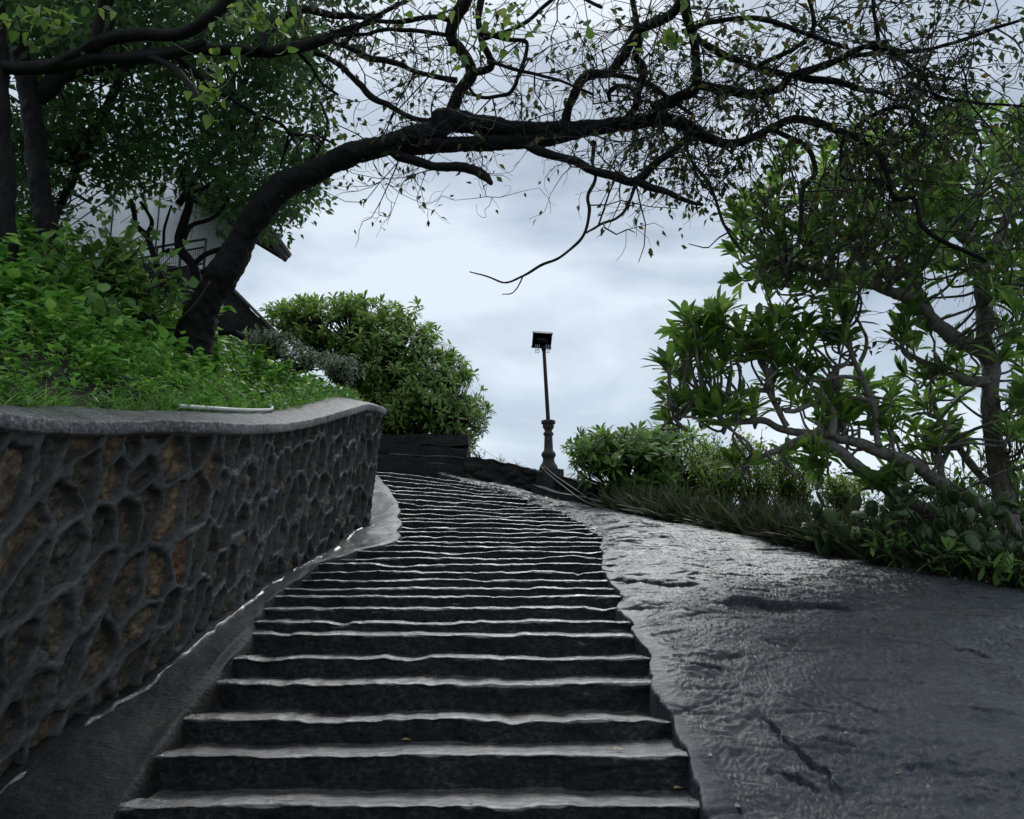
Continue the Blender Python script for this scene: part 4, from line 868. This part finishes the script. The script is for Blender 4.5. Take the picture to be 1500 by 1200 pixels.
for nm, spec, lab, seed in (('shade_tree', SH1, 'nearest dark tree at the photo edge with thick limbs and lime sprays above the bank', 620), ('shade_tree', SH2, 'dense dark green tree with forked trunk rising in front of the white house', 660)):
    t = empty(nm, at(*spec[0][0][0], spec[0][2]), lab, 'tree'); ST = []
    for k, s in enumerate(spec): limb('trunk' if k == 0 else 'branch', s, t, M_BARK, seed + 3 * k, ST)
    sh_tw = MB()
    if spec is SH1:
        cs = in_region(110, [(-60, -60), (330, -60), (300, 20), (200, 40), (100, 75), (60, 90), (-60, 80)], 6.3, 8.0)
        clump_foliage('foliage', cs, 34, 0.36, LF_OVATE, 0.1, M_LF_DARK, t)
        for x, y, n in [(30, 35, 7), (55, 28, 6), (70, 22, 5), (20, 30, 4), (90, 32, 7), (98, 40, 5), (45, 55, 5), (62, 5, 4), (140, 10, 5), (75, 48, 4), (345, 22, 6), (360, 25, 5), (335, 32, 5), (395, 35, 6), (378, 12, 4), (385, 30, 5), (415, 8, 4), (440, 18, 4), (425, 58, 5),
                        (310, 82, 6), (330, 88, 5), (305, 135, 6), (312, 145, 5), (302, 158, 5), (318, 130, 4), (298, 120, 3)]:
            spray(t, x, y, rng.uniform(5.4, 5.8), n, 0.1)
    else:
        P1 = [(-60, -60), (460, -60), (555, 8), (535, 45), (480, 70), (462, 95), (470, 130), (478, 170), (468, 215), (480, 245), (455, 290), (400, 330), (330, 322), (300, 262), (240, 262), (150, 285), (100, 330), (60, 400), (-60, 420)]
        cs = in_region(1000, P1, 7.9, 10.4)
        xs, ys = pix(cs); gap = fbm(np.stack([xs / 60, ys / 60, 0 * xs], -1), 1.0, 3, 640); hole = np.exp(-((xs - 265) / 60) ** 2 - ((ys - 150) / 50) ** 2)
        cs = cs[gap - 0.55 * hole > -0.42]
        clump_foliage('foliage', cs, 40, 0.32, LF_OVATE, 0.105, M_LF_DARK, t)
        for c in cs[::3]:
            j = np.argmin([np.min(np.linalg.norm(L[:, :3] - c, axis=1)) for L in ST]); L = ST[j]; q = L[np.argmin(np.linalg.norm(L[:, :3] - c, axis=1)), :3]
            if np.linalg.norm(q - c) < 2.6: sh_tw.tube(catmull([q, (q + c) / 2 + rng.normal(size=3) * 0.15, c], 7), np.linspace(0.014, 0.005, 7), 4, False)
        sh_tw.build('twigs', M_TWIG, t)['kind'] = 'stuff'
        for x, y, n in [(235, 275, 7), (250, 262, 6), (222, 285, 6), (262, 285, 5), (285, 320, 4), (242, 300, 5), (300, 300, 4)]: spray(t, x, y, 9.0, n + 3, 0.10, M_LF_YEL, 0.25)
# twisted bare shrub in front of the house
SHB = [([(292, 448), (290, 415), (282, 388), (266, 368), (262, 350), (270, 322), (277, 292), (268, 262), (275, 235)], [8, 7, 7, 7, 6, 6, 5, 4], 8.8, 8.8),
       ([(262, 440), (240, 418), (226, 378), (216, 350), (200, 330), (197, 310), (192, 292)], [6, 5, 4.5, 4, 4, 3], 8.8, 8.8), ([(214, 348), (222, 326), (214, 306), (205, 296)], [3.6, 3, 2.4], 8.8, 8.7),
       ([(226, 380), (247, 366), (262, 372)], [3.6, 3, 2.6], 8.8, 8.8), ([(284, 388), (305, 371), (335, 362)], [4, 4, 3], 8.8, 8.6), ([(296, 402), (318, 382), (330, 366)], [3.6, 3, 2.2], 8.8, 8.6),
       ([(268, 350), (282, 330), (310, 320), (330, 300), (345, 262)], [4, 3.4, 3, 2.6], 8.8, 8.9), ([(240, 372), (240, 340), (246, 318), (252, 300)], [2.4, 2, 1.6], 8.8, 8.8), ([(277, 285), (300, 275), (318, 262), (330, 258)], [3, 3, 2], 8.8, 8.9)]
t = empty('twisted_shrub', at(280, 448, 8.8), 'leafless dark twisted shrub standing before the white house wall', 'shrub')
for k, s in enumerate(SHB): limb('stem' if k == 0 else 'branch', s, t, M_BARK, 700 + 3 * k)
# ------------------------------------------------------------------ growth on the bank
def bank_scatter(n, a0, a1, b0, b1, pw=1.0):
    a = rng.uniform(a0, a1, n); b = b0 + (b1 - b0) * rng.random(n) ** pw; return bank_pt(a, b)
def herbs(pos, hmin, hmax, nl, size, tmpl, spread=0.6):
    """little leafy stems: returns leaf positions, directions and sizes"""
    n = len(pos); k = rng.integers(nl[0], nl[1] + 1, n); c = np.repeat(pos, k, 0); m = len(c); h = np.repeat(rng.uniform(hmin, hmax, n), k)
    ln = np.repeat(rng.normal(size=(n, 3)) * np.array([0.25, 0.25, 0]) + np.array([0.08, -0.12, 1]), k, 0); t = rng.random(m) ** 0.7
    p = c + ln * (h * t)[:, None]; d = nrm(rdir(m) * np.array([1, 1, 0.5]) + np.array([0.1, -0.15, 0.25])); return p, d, rng.uniform(0.6, 1.25, m) * size * np.repeat(rng.uniform(0.75, 1.25, n), k)
mbx = MB(); rr_ = []
for n, rgn, h, nl, sz, tm in ((2300, (0.1, 0.8, 0.0, 1.6), (0.05, 0.24), (6, 11), 0.06, LF_OVATE), (1500, (0.06, 0.8, 0.3, 4.0), (0.12, 0.42), (7, 12), 0.085, LF_CORD), (700, (0.06, 0.75, 1.2, 6), (0.2, 0.6), (8, 13), 0.11, LF_CORD), (900, (0.3, 0.85, 0.0, 1.5), (0.05, 0.2), (6, 10), 0.06, LF_NARROW)):
    p, d, s = herbs(bank_scatter(n, *rgn), *h, nl, sz, tm); V, Fs, r = leaf_arrays(tm, p, d, nrm(rdir(len(p)) * 0.45 + np.array([0, -0.25, 1])), s); mbx.add(V, *Fs); rr_.append(r)
V, Fs = mbx.arrays(); gc = mesh_obj('ground_cover', V, Fs, M_LF_BANK, None, {'rnd': np.concatenate(rr_)}); tag(gc, 'bright green herbs and creepers covering the bank above the coping', 'ground cover', kind='stuff')
pos = bank_scatter(260, 0.15, 0.8, -0.0, 0.12); p = np.repeat(pos, 9, 0); d = nrm(rdir(len(p)) * np.array([1, 1, 0.4]) + np.array([0.2, -0.2, 0.7]))
gb = leaves('grass_tufts', LF_GRASS, p + rng.normal(size=p.shape) * 0.02, d, nrm(rdir(len(p)) + np.array([0, 0, 0.5])), rng.uniform(0.08, 0.2, len(p)), M_LF_BANK); tag(gb, 'short grass tufts along the back of the coping', 'grass', kind='stuff')
def shrub(name, x, y, Y, h, rad, nst, lpst, size, tmpl, mat, label, cat='shrub', group=None, droop=0.0, upr=0.6):
    b = at(x, y, Y); t = empty(name, b, label, cat, group); mb = MB(); P, Dn, Sz = [], [], []
    for k in range(nst):
        a = rng.uniform(0, 2 * math.pi); rr = rad * math.sqrt(rng.random()); tip = b + np.array([math.cos(a) * rr, math.sin(a) * rr, h * rng.uniform(0.55, 1.0)])
        C = catmull([b + rng.normal(size=3) * np.array([0.05, 0.05, 0]), (b + tip) / 2 + rng.normal(size=3) * 0.06 + np.array([0, 0, 0.04]), tip + np.array([0, 0, -droop])], 8); mb.tube(C, np.linspace(0.009, 0.004, 8), 4, False)
        for c in range(lpst): q = C[rng.integers(2, 8)]; P.append(q + rng.normal(size=3) * 0.02); Dn.append(nrm(rng.normal(size=3) + np.array([0, -0.1, upr * 0.3]))); Sz.append(size * rng.uniform(0.6, 1.3))
    mb.build('stems', M_TWIG, t); P = np.array(P); leaves('foliage', tmpl, P, np.array(Dn), nrm(rdir(len(P)) * 0.5 + np.array([0, -0.25, 1])), np.array(Sz), mat, t); return t
for x, y, Y, h, r, lab in [(55, 470, 6.9, 0.7, 0.5, 'broadleaf shrub with heart shaped leaves at the foot of the near dark trunk'), (150, 440, 7.6, 0.75, 0.55, 'broadleaf shrub between the forked trunk and the twisted shrub'),
                           (215, 470, 7.6, 0.6, 0.5, 'broadleaf shrub with pale leaves just left of the arching tree foot'), (130, 520, 6.5, 0.5, 0.4, 'low broadleaf plant in the middle of the green bank'), (20, 520, 5.9, 0.5, 0.35, 'broadleaf plant at the photo edge above the coping')]:
    shrub('broadleaf_shrub', x, y, Y, h, r, 26, 9, 0.125, LF_CORD, M_LF_BROAD, lab, 'shrub', 'broadleaf shrubs on the bank')
for x, y, Y, h, r, lab in [(395, 524, 9.3, 0.26, 0.38, 'silvery grey shrub just right of the arching tree foot'), (440, 543, 9.8, 0.25, 0.38, 'silvery grey shrub below the end of the sloping parapet'), (495, 560, 10.4, 0.32, 0.34, 'small silvery plant at the far end of the wall coping')]:
    shrub('silver_shrub', x, y, Y, h, r, 60, 26, 0.07, LF_NARROW, M_LF_SILVER, lab, 'shrub', 'silvery shrubs on the bank')
for x0, y0, x1, y1, Y, r, lab in [(322, 488, 356, 494, 7.9, 0.03, 'short dark log lying right of the arching tree foot'), (232, 488, 288, 518, 7.5, 0.016, 'dead dark branch lying below the arching tree foot'), (240, 482, 300, 500, 7.6, 0.012, 'thin dead stick leaning at the arching tree foot')]:
    mb = MB(); a = at(x0, y0, Y); b = at(x1, y1, Y - 0.15); mb.tube(catmull([a, (a + b) / 2 + np.array([0, 0, 0.03]), b], 12), r, 7, True, 0.2, 3); tag(mb.build('dead_branch', M_BARK), lab, 'branch')
mb = MB(); a = at(100 + 160, 470, 7.7); b = at(308, 412, 7.6); mb.tube(catmull([a, (a + b) / 2 + np.array([0.02, 0, -0.02]), b], 10), 0.008, 5); tag(mb.build('pale_stick', M_DRY), 'thin pale dry stick leaning across the arching trunk', 'stick')

# ------------------------------------------------------------------ frangipani trees and bushes
def rosettes(name, cen, axes, nl, L, mat, parent, tmpl=LF_LANCE, lo=10, hi=75):
    n = len(cen); k = rng.integers(nl[0], nl[1] + 1, n); c = np.repeat(cen, k, 0); ax = np.repeat(axes, k, 0); m = len(c)
    ang = rng.uniform(0, 2 * math.pi, m); el = np.radians(rng.uniform(lo, hi, m)); h = nrm(np.cross(ax, np.array([0.3, 0.9, 0.2]))); g = np.cross(ax, h)
    d = nrm((h * np.cos(ang)[:, None] + g * np.sin(ang)[:, None]) * np.cos(el)[:, None] + ax * np.sin(el)[:, None])
    return leaves(name, tmpl, c + d * 0.03 - ax * rng.uniform(0, 0.08, m)[:, None], d, nrm(ax + rdir(m) * 0.25), rng.uniform(0.7, 1.2, m) * L * np.repeat(rng.uniform(0.8, 1.15, n), k), mat, parent)
FR = [([(1520, 900), (1490, 830), (1478, 760), (1466, 695), (1456, 640), (1449, 585), (1452, 540), (1441, 500), (1441, 450), (1436, 405), (1428, 365), (1420, 320), (1435, 270)], [17, 15, 15, 14, 12.5, 11.5, 12, 11, 11, 10, 9, 7, 5], 8.8, 8.6),
      ([(1448, 522), (1425, 508), (1400, 498), (1372, 474), (1340, 441), (1300, 426), (1250, 410), (1200, 398), (1150, 385)], [12, 11, 11, 10, 9, 8, 7, 5, 3], 8.6, 8.3),
      ([(1478, 765), (1440, 742), (1400, 722), (1370, 702), (1340, 681), (1300, 665), (1250, 646), (1200, 636), (1150, 629), (1120, 617), (1090, 618), (1065, 622)], [13, 12, 11, 10.5, 10, 9, 8, 7, 6, 5, 4, 3], 8.7, 8.2),
      ([(1445, 800), (1400, 765), (1340, 738), (1290, 706), (1262, 690), (1230, 662), (1200, 646), (1180, 641), (1150, 656), (1115, 668), (1092, 679)], [14, 12, 11, 10, 9, 8, 7, 6, 4.5, 3], 8.7, 8.0),
      ([(1287, 655), (1281, 602), (1266, 560), (1250, 526), (1244, 500), (1241, 470), (1252, 452)], [5, 4.5, 4, 3.5, 3], 8.4, 8.4), ([(1154, 628), (1136, 592), (1125, 570), (1124, 545), (1108, 515)], [5, 4, 4, 3], 8.2, 8.2),
      ([(1126, 572), (1100, 571), (1070, 577), (1015, 591), (1000, 601), (985, 612)], [4, 3.6, 3, 2.4], 8.2, 8.0), ([(1258, 530), (1270, 500), (1262, 478), (1253, 465)], [3, 2.6, 2], 8.4, 8.4), ([(1262, 556), (1232, 552), (1200, 558), (1165, 555)], [3.4, 3, 2.4], 8.4, 8.2),
      ([(1285, 590), (1240, 580), (1222, 568)], [3.4, 3, 2], 8.4, 8.4), ([(1218, 640), (1222, 605), (1205, 575), (1222, 545), (1238, 535)], [6, 5, 4, 3.4], 8.2, 8.4), ([(1210, 580), (1170, 600), (1150, 602)], [4, 3.6, 3], 8.2, 8.1),
      ([(1445, 560), (1410, 556), (1390, 545), (1360, 533), (1330, 520)], [9, 8, 6, 3], 8.7, 8.5), ([(1470, 720), (1430, 690), (1400, 650), (1375, 610), (1360, 570)], [6, 5, 4, 3], 8.9, 9.2), ([(1440, 440), (1480, 420), (1530, 400)], [9, 8, 6], 8.6, 8.2),
      ([(1430, 365), (1390, 330), (1360, 290), (1330, 240)], [7, 6, 4, 3], 8.6, 8.8), ([(1436, 400), (1470, 330), (1490, 260), (1500, 200)], [8, 6, 4], 8.6, 8.7), ([(1300, 426), (1260, 380), (1220, 330), (1180, 290)], [6, 5, 4, 3], 8.4, 8.7), ([(1370, 472), (1330, 400), (1290, 340), (1270, 300)], [6, 5, 4, 3], 8.5, 8.9),
      ([(1380, 705), (1378, 670), (1365, 650), (1350, 640)], [5, 5, 3], 8.6, 8.4), ([(1378, 680), (1390, 655), (1385, 630)], [4, 3.4, 2.4], 8.6, 8.6)]
fr = empty('frangipani_tree', at(1500, 860, 8.8), 'big crooked frangipani with grey knotted limbs reaching over the rock slab', 'tree'); FL = []
for k, s in enumerate(FR): limb('trunk' if k == 0 else 'branch', s, fr, M_BARK2, 800 + 3 * k, FL)
allf = np.vstack(FL)
regs = [([(965, 500), (1000, 465), (1060, 455), (1120, 480), (1150, 520), (1100, 560), (1010, 560), (975, 545)], 44, 7.8, 8.5), ([(962, 580), (990, 560), (1000, 610), (975, 625)], 5, 7.9, 8.2), ([(1000, 590), (1100, 580), (1110, 620), (1020, 625)], 15, 7.8, 8.4),
        ([(1100, 470), (1160, 460), (1240, 440), (1270, 480), (1240, 560), (1160, 600), (1110, 560)], 36, 8.0, 8.8), ([(1150, 590), (1260, 560), (1260, 640), (1170, 630)], 16, 8.2, 8.9), ([(1250, 560), (1350, 520), (1430, 530), (1420, 620), (1390, 670), (1290, 660)], 38, 8.3, 9.5),
        ([(1060, 330), (1130, 250), (1250, 200), (1400, 170), (1520, 150), (1520, 440), (1440, 420), (1360, 430), (1300, 420), (1180, 440), (1090, 440)], 235, 7.6, 9.6), ([(1440, 380), (1520, 380), (1520, 680), (1470, 640)], 34, 7.6, 9.0),
        ([(1330, 440), (1400, 450), (1430, 520), (1310, 520), (1290, 500)], 10, 8.2, 8.8), ([(1140, 660), (1200, 650), (1210, 690), (1150, 690)], 7, 8.0, 8.3), ([(1230, 680), (1330, 690), (1330, 720), (1260, 720)], 7, 8.2, 8.8), ([(1070, 665), (1100, 668), (1098, 690), (1075, 690)], 3, 7.9, 8.0)]
cen = np.vstack([in_region(n, p, a, b) for p, n, a, b in regs]); axs, ftw = [], MB()
for c in cen:
    q = allf[np.argmin(np.linalg.norm(allf[:, :3] - (c - np.array([0, 0, 0.25])), axis=1)), :3]; v = c - q; a = nrm(nrm(v) * 0.6 + np.array([0, 0, 0.9]) + rng.normal(size=3) * 0.3); axs.append(a)
    ftw.tube(catmull([q, q + v * 0.45 + rng.normal(size=3) * 0.08 + np.array([0, 0, -0.06]), c - a * 0.12, c], 10), np.linspace(0.017, 0.011, 10), 5, False)
ftw.build('twigs', M_BARK2, fr)['kind'] = 'stuff'
rosettes('foliage', cen, np.array(axs), (11, 16), 0.25, M_LF_FRANG, fr)
def bush(name, poly, d0, d1, n, L, nl, mat, base_px, label, cat, limbs, lo=-25, hi=65, tmpl=LF_NARROW, seed=0):
    poly = np.asarray(poly, float); cen = in_region(n, poly, 0, 1); cx, cy = poly.mean(0)
    x, y = [], []
    lo_, hi_ = poly.min(0), poly.max(0); xx = rng.uniform(lo_[0], hi_[0], n * 5); yy = rng.uniform(lo_[1], hi_[1], n * 5); k = inpoly(xx + rng.normal(size=n * 5) * 7, yy + rng.normal(size=n * 5) * 7, poly) & (fbm(np.stack([xx / 46, yy / 30, 0 * xx], -1), 1.0, 3, seed + 9) > -0.72 + 0.3 * (yy > lo_[1] + 0.62 * (hi_[1] - lo_[1]))); xx, yy = xx[k][:n], yy[k][:n]
    # depth: a rounded front, deeper where the outline is near
    seg = np.vstack([np.linspace(poly[i], poly[(i + 1) % len(poly)], 20) for i in range(len(poly))]); dist = np.min(np.hypot(xx[:, None] - seg[None, :, 0], yy[:, None] - seg[None, :, 1]), 1); rel = np.clip(dist / (0.35 * min(hi_ - lo_)), 0, 1)
    half = (d1 - d0) / 2; dep = (d0 + d1) / 2 - half * np.sqrt(1 - (1 - rel) ** 2) * rng.uniform(-0.85, 1.0, len(xx)) ** 1.0
    cen = at(xx, yy, dep); b = at(*base_px, (d0 + d1) / 2); t = empty(name, b, label, cat); mb = MB(); ctr = at(cx, cy + 0.25 * (hi_[1] - lo_[1]), (d0 + d1) / 2)
    axs = nrm(cen - ctr) * 0.8 + np.array([0, -0.1, 0.7]); axs = nrm(axs + rdir(len(cen)) * 0.25)
    forks = []
    for k in range(limbs):
        tip = cen[rng.integers(len(cen))]; mid = b + (tip - b) * 0.45 + rng.normal(size=3) * 0.15; C = catmull([b + rng.normal(size=3) * np.array([0.15, 0.15, 0]), mid, b + (tip - b) * 0.8], 12); mb.tube(C, np.linspace(0.045, 0.016, 12), 7, False, 0.15, seed); forks.append(C)
    mb.build('stems', M_BARK, t); fk = np.vstack(forks); mb = MB()
    for c, a in zip(cen, axs):
        q = fk[np.argmin(np.linalg.norm(fk - (c - a * 0.5), axis=1))]; mb.tube(catmull([q, (q + c) / 2 + rng.normal(size=3) * 0.08, c], 6), np.linspace(0.016, 0.009, 6), 4, False)
    mb.build('twigs', M_BARK, t)['kind'] = 'stuff'
    rosettes('foliage', cen, axs, nl, L, mat, t, tmpl, lo, hi); return t
bush('round_frangipani', [(388, 462), (405, 443), (440, 436), (470, 440), (490, 436), (520, 434), (548, 446), (568, 442), (590, 462), (612, 474), (638, 492), (632, 512), (665, 525), (692, 545), (700, 568), (690, 580), (716, 600), (708, 622), (690, 632), (698, 655), (688, 668), (670, 640), (545, 634), (535, 590), (505, 560), (470, 520), (440, 500), (410, 490)],
     18.0, 21.5, 1500, 0.205, (11, 16), M_LF_FAR, (590, 660), 'round dense frangipani tree rising behind the terrace wall at the top', 'tree', 34, -25, 65, LF_LANCE, 30)
bush('green_bush', [(832, 652), (845, 640), (875, 634), (900, 628), (930, 624), (960, 630), (990, 628), (1010, 640), (1040, 662), (1078, 682), (1060, 712), (1010, 730), (940, 735), (880, 715), (850, 690)],
     13.6, 15.8, 430, 0.215, (11, 16), M_LF_FRANG, (940, 745), 'dark green frangipani bush beside the lamp plinth', 'bush', 18, -30, 65, LF_LANCE, 31)
# feathery yellow-green shrubs
for x, y, Y, h, r, lab in [(1060, 755, 12.4, 1.25, 0.65, 'feathery yellow green shrub just right of the dark green bush'), (1110, 762, 11.8, 1.25, 0.65, 'yellow green shrub in the middle of the grass strip'), (1165, 768, 11.3, 1.05, 0.45, 'thin yellow green shrub left of the cactus'), (905, 738, 14.3, 0.22, 0.3, 'small bright green weed on the kerb below the lamp'), (1240, 765, 11.5, 0.7, 0.35, 'small grey green shrub behind the grass near the cactus')]:
    shrub('feathery_shrub', x, y, Y, h, r, 75 if h > 0.4 else 25, 34, 0.065, LF_OVATE, M_LF_YEL, lab, 'shrub', 'feathery shrubs along the rock edge')
for x, y, h, lab in [(730, 690, 0.35, 'sparse weed growing on the low rubble wall near its middle'), (765, 694, 0.25, 'sparse weed on the low rubble wall close to the lamp'), (702, 672, 0.18, 'tiny bright weed where the rubble wall meets the terrace wall')]:
    shrub('wall_weed', x, y, 16.95, h, 0.16, 7, 6, 0.05, LF_OVATE, M_LF_YEL, lab, 'weed', 'weeds on the low wall')
# grass strip along the outer rock edge
ge = EP[(EP[:, 1] < 13.6) & (EP[:, 1] > 3.5)]; n = 2600; gi = rng.integers(0, len(ge), n); c = ge[gi].copy(); c[:, :2] += out2.repeat(4, 0)[:NT][(EP[:, 1] < 13.6) & (EP[:, 1] > 3.5)][gi][:, :2] * (rng.random((n, 1)) ** 0.8 * 0.95 - 0.02); c[:, 2] -= 0.03
keep = rng.random(n) < np.interp(c[:, 1], [7.4, 8.6, 13, 13.6], [0.55, 1, 1, 0.7]); c = c[keep]; p = np.repeat(c, 9, 0); p[:, :2] += rng.normal(size=(len(p), 2)) * 0.05
d = nrm(rdir(len(p)) * np.array([0.8, 0.8, 0.25]) + np.array([0.0, -0.05, 0.75])); LF_G2 = blade([0.035, 0.03, 0.018], [0.15, 0.5, 0.8], 0.3, 0.5)
gs = leaves('edge_grass', LF_G2, p, d, nrm(rdir(len(p)) * 0.6 + d * 0.1 + np.array([0, 0, 0.2])), rng.uniform(0.22, 0.55, len(p)) * np.repeat(rng.uniform(0.7, 1.25, len(c)), 9), M_GRASS); tag(gs, 'dark coarse grass growing thickly along the outer edge of the rock', 'grass', kind='stuff')
# prickly pears
pv, pf = [], None
def pad_arrays(pos, d, nrm_, L):
    th = np.linspace(0, 2 * math.pi, 13)[:-1]; prof_ = np.c_[0.30 * np.sin(th), 0.5 - 0.5 * np.cos(th)]; prof_[:, 0] *= 0.72 + 0.45 * prof_[:, 1]
    V = [(x, y, 0.0) for x, y in prof_] + [(x * 0.72, 0.5 + (y - 0.5) * 0.78, 0.05) for x, y in prof_] + [(x * 0.72, 0.5 + (y - 0.5) * 0.78, -0.05) for x, y in prof_] + [(0, 0.5, 0.065), (0, 0.5, -0.065)]; m = 12
    i = np.arange(m); j = (i + 1) % m; F4 = np.vstack([np.c_[i, j, j + m, i + m], np.c_[j, i, i + 2 * m, j + 2 * m]]); F3 = np.vstack([np.c_[i + m, j + m, np.full(m, 3 * m)], np.c_[j + 2 * m, i + 2 * m, np.full(m, 3 * m + 1)]])
    return leaf_arrays((np.array(V), [F4, F3]), pos, d, nrm_, L)
CT = [(1215, 822, 8.9, 9, 'small prickly pear at the left end of the cactus clump by the grass'), (1268, 815, 8.6, 20, 'prickly pear with long pale pads leaning out against the sky'), (1320, 832, 8.3, 24, 'prickly pear of broad green pads below the tangle of dry vines'), (1375, 842, 8.1, 26, 'tall prickly pear just left of the frangipani trunk'), (1430, 852, 7.9, 26, 'prickly pear in front of the frangipani trunk'), (1482, 862, 7.7, 26, 'prickly pear at the photo edge under the frangipani')]
for k, (x, y, Y, npd, lab) in enumerate(CT):
    b = at(x, y, Y); t = empty('prickly_pear', b, lab, 'cactus', 'prickly pears along the rock edge'); tips = [(b + rng.normal(size=3) * np.array([0.15, 0.1, 0]), np.array([0, 0, 1.0])) for _ in range(4)]
    P, Dd, Nn, Sz = [], [], [], []
    for q in range(npd * 2):
        j = rng.integers(max(0, len(tips) - 14), len(tips)) if rng.random() < 0.75 else rng.integers(0, len(tips)); p0, d0_ = tips[j]
        dd = nrm(d0_ * 0.5 + rng.normal(size=3) * 0.55 + np.array([-0.25 if k == 1 else 0, -0.1, 0.55])); L = rng.uniform(0.13, 0.24)
        if p0[2] + L > b[2] + (1.15 if k in (1, 2) else 1.0): continue
        P.append(p0); Dd.append(dd); Nn.append(nrm(rng.normal(size=3) + np.array([0, -0.7, 0.2]))); Sz.append(L); tips.append((p0 + dd * L * 0.93, dd))
    
    for q in range(len(P)):
        V, Fs, r = pad_arrays(np.array(P[q:q + 1]), np.array(Dd[q:q + 1]), np.array(Nn[q:q + 1]), np.array(Sz[q:q + 1])); part('pad', V, Fs, M_PAD, t, {'rnd': r})
# broad leaves at the foot of the cactus
for x, y, Y, lab in [(1290, 815, 8.2, 'broad leaved weed at the rock edge under the pale prickly pear'), (1400, 845, 7.7, 'broad leaved weed at the rock edge left of the frangipani'), (1478, 856, 7.3, 'pale broad leaved weed at the photo edge by the rock')]:
    shrub('broad_weed', x, y + 6, Y, 0.32, 0.3, 14, 6, 0.16, LF_LANCE, M_LF_BROAD, lab, 'weed', 'broad weeds by the cactus')
# leafy undergrowth behind the cactus
for x, y, Y, h, lab in [(1345, 830, 9.3, 0.9, 'leafy dark bush behind the middle of the cactus clump'), (1430, 835, 9.4, 1.3, 'leafy dark bush behind the frangipani trunk'), (1500, 840, 9.0, 1.5, 'tall leafy dark bush at the photo edge behind the frangipani')]:
    shrub('leafy_bush', x, y, Y, h, 0.55, 40, 16, 0.15, LF_LANCE, M_LF_FRANG, lab, 'bush', 'leafy bushes behind the cactus')
mb = MB()
for k in range(150):
    a = at(rng.uniform(1290, 1420), rng.uniform(715, 800), rng.uniform(8.2, 8.7)); b = a + rng.normal(size=3) * np.array([0.35, 0.15, 0.16]); mb.tube(catmull([a, (a + b) / 2 + rng.normal(size=3) * 0.09, b, b + rng.normal(size=3) * 0.12], 10), rng.uniform(0.002, 0.006), 3, False)
for k in range(60):
    a = at(rng.uniform(1420, 1500), rng.uniform(360, 470), rng.uniform(8.3, 8.7)); b = a + np.array([rng.normal() * 0.15, rng.normal() * 0.1, -rng.uniform(0.2, 0.7)]); mb.tube(catmull([a, (a + b) / 2 + rng.normal(size=3) * 0.06, b], 8), rng.uniform(0.002, 0.004), 3, False)
for k in range(70):
    a = at(rng.uniform(1430, 1500), rng.uniform(560, 700), rng.uniform(8.3, 8.6)); b = a + np.array([rng.normal() * 0.1, rng.normal() * 0.08, -rng.uniform(0.2, 0.6)]); mb.tube(catmull([a, (a + b) / 2 + rng.normal(size=3) * 0.05, b], 8), rng.uniform(0.002, 0.005), 3, False)
vt = mb.build('dry_vines', M_DRY); tag(vt, 'tangle of thin dry brown vines hanging on the big frangipani', 'vines', kind='stuff')
# a few fallen leaves
for x, y, i, lab in [(588, 1085, 2, 'small yellow fallen leaf on the third lowest tread left of centre'), (899, 1098, 2, 'small yellow fallen leaf on the third lowest tread near its right end'), (986, 1156, 1, 'small greenish fallen leaf at the right end of the second lowest tread')]:
    z = EL[i + 1][2] + 0.012; Y = np.linspace(3.5, 6, 800); P = at(x, y, Y); p = P[np.argmin(np.abs(P[:, 2] - z))]; p[2] = z + 0.004
    tag(leaves('fallen_leaf', LF_OVATE, p[None], nrm(np.array([[1, 0.4, 0.05]])), np.array([[0, -0.2, 1.0]]), np.array([0.06]), M_DEAD), lab, 'leaf', 'fallen leaves on the stone')
sp_ = slab_world([(1311, 1137)])[0] + np.array([0, 0, 0.01])
tag(leaves('fallen_leaf', LF_OVATE, sp_[None], nrm(np.array([[1, 0.2, 0.05]])), np.array([[0, -0.2, 1.0]]), np.array([0.035]), M_DEAD), 'tiny pale fallen leaf lying on the bare rock slab beside the long crack', 'leaf', 'fallen leaves on the stone')

# leaf litter washed against the outer edge of the rock and into the gutter
sel = rng.integers(int(NT * 0.3), int(NT * 0.93), 420); p = EP[sel] + (RP - EP)[sel] * (0.004 + 0.035 * rng.random((420, 1)) ** 2.2); p[:, 2] += 0.03
lit = leaves('leaf_litter', LF_OVATE, p, nrm(rng.normal(size=(420, 3)) * np.array([1, 1, 0.12])), nrm(rng.normal(size=(420, 3)) * 0.25 + np.array([0, 0, 1])), rng.uniform(0.025, 0.065, 420), M_LITTER)
tag(lit, 'brown leaf litter lying along the outer edge of the rock under the grass', 'leaf litter', kind='stuff')
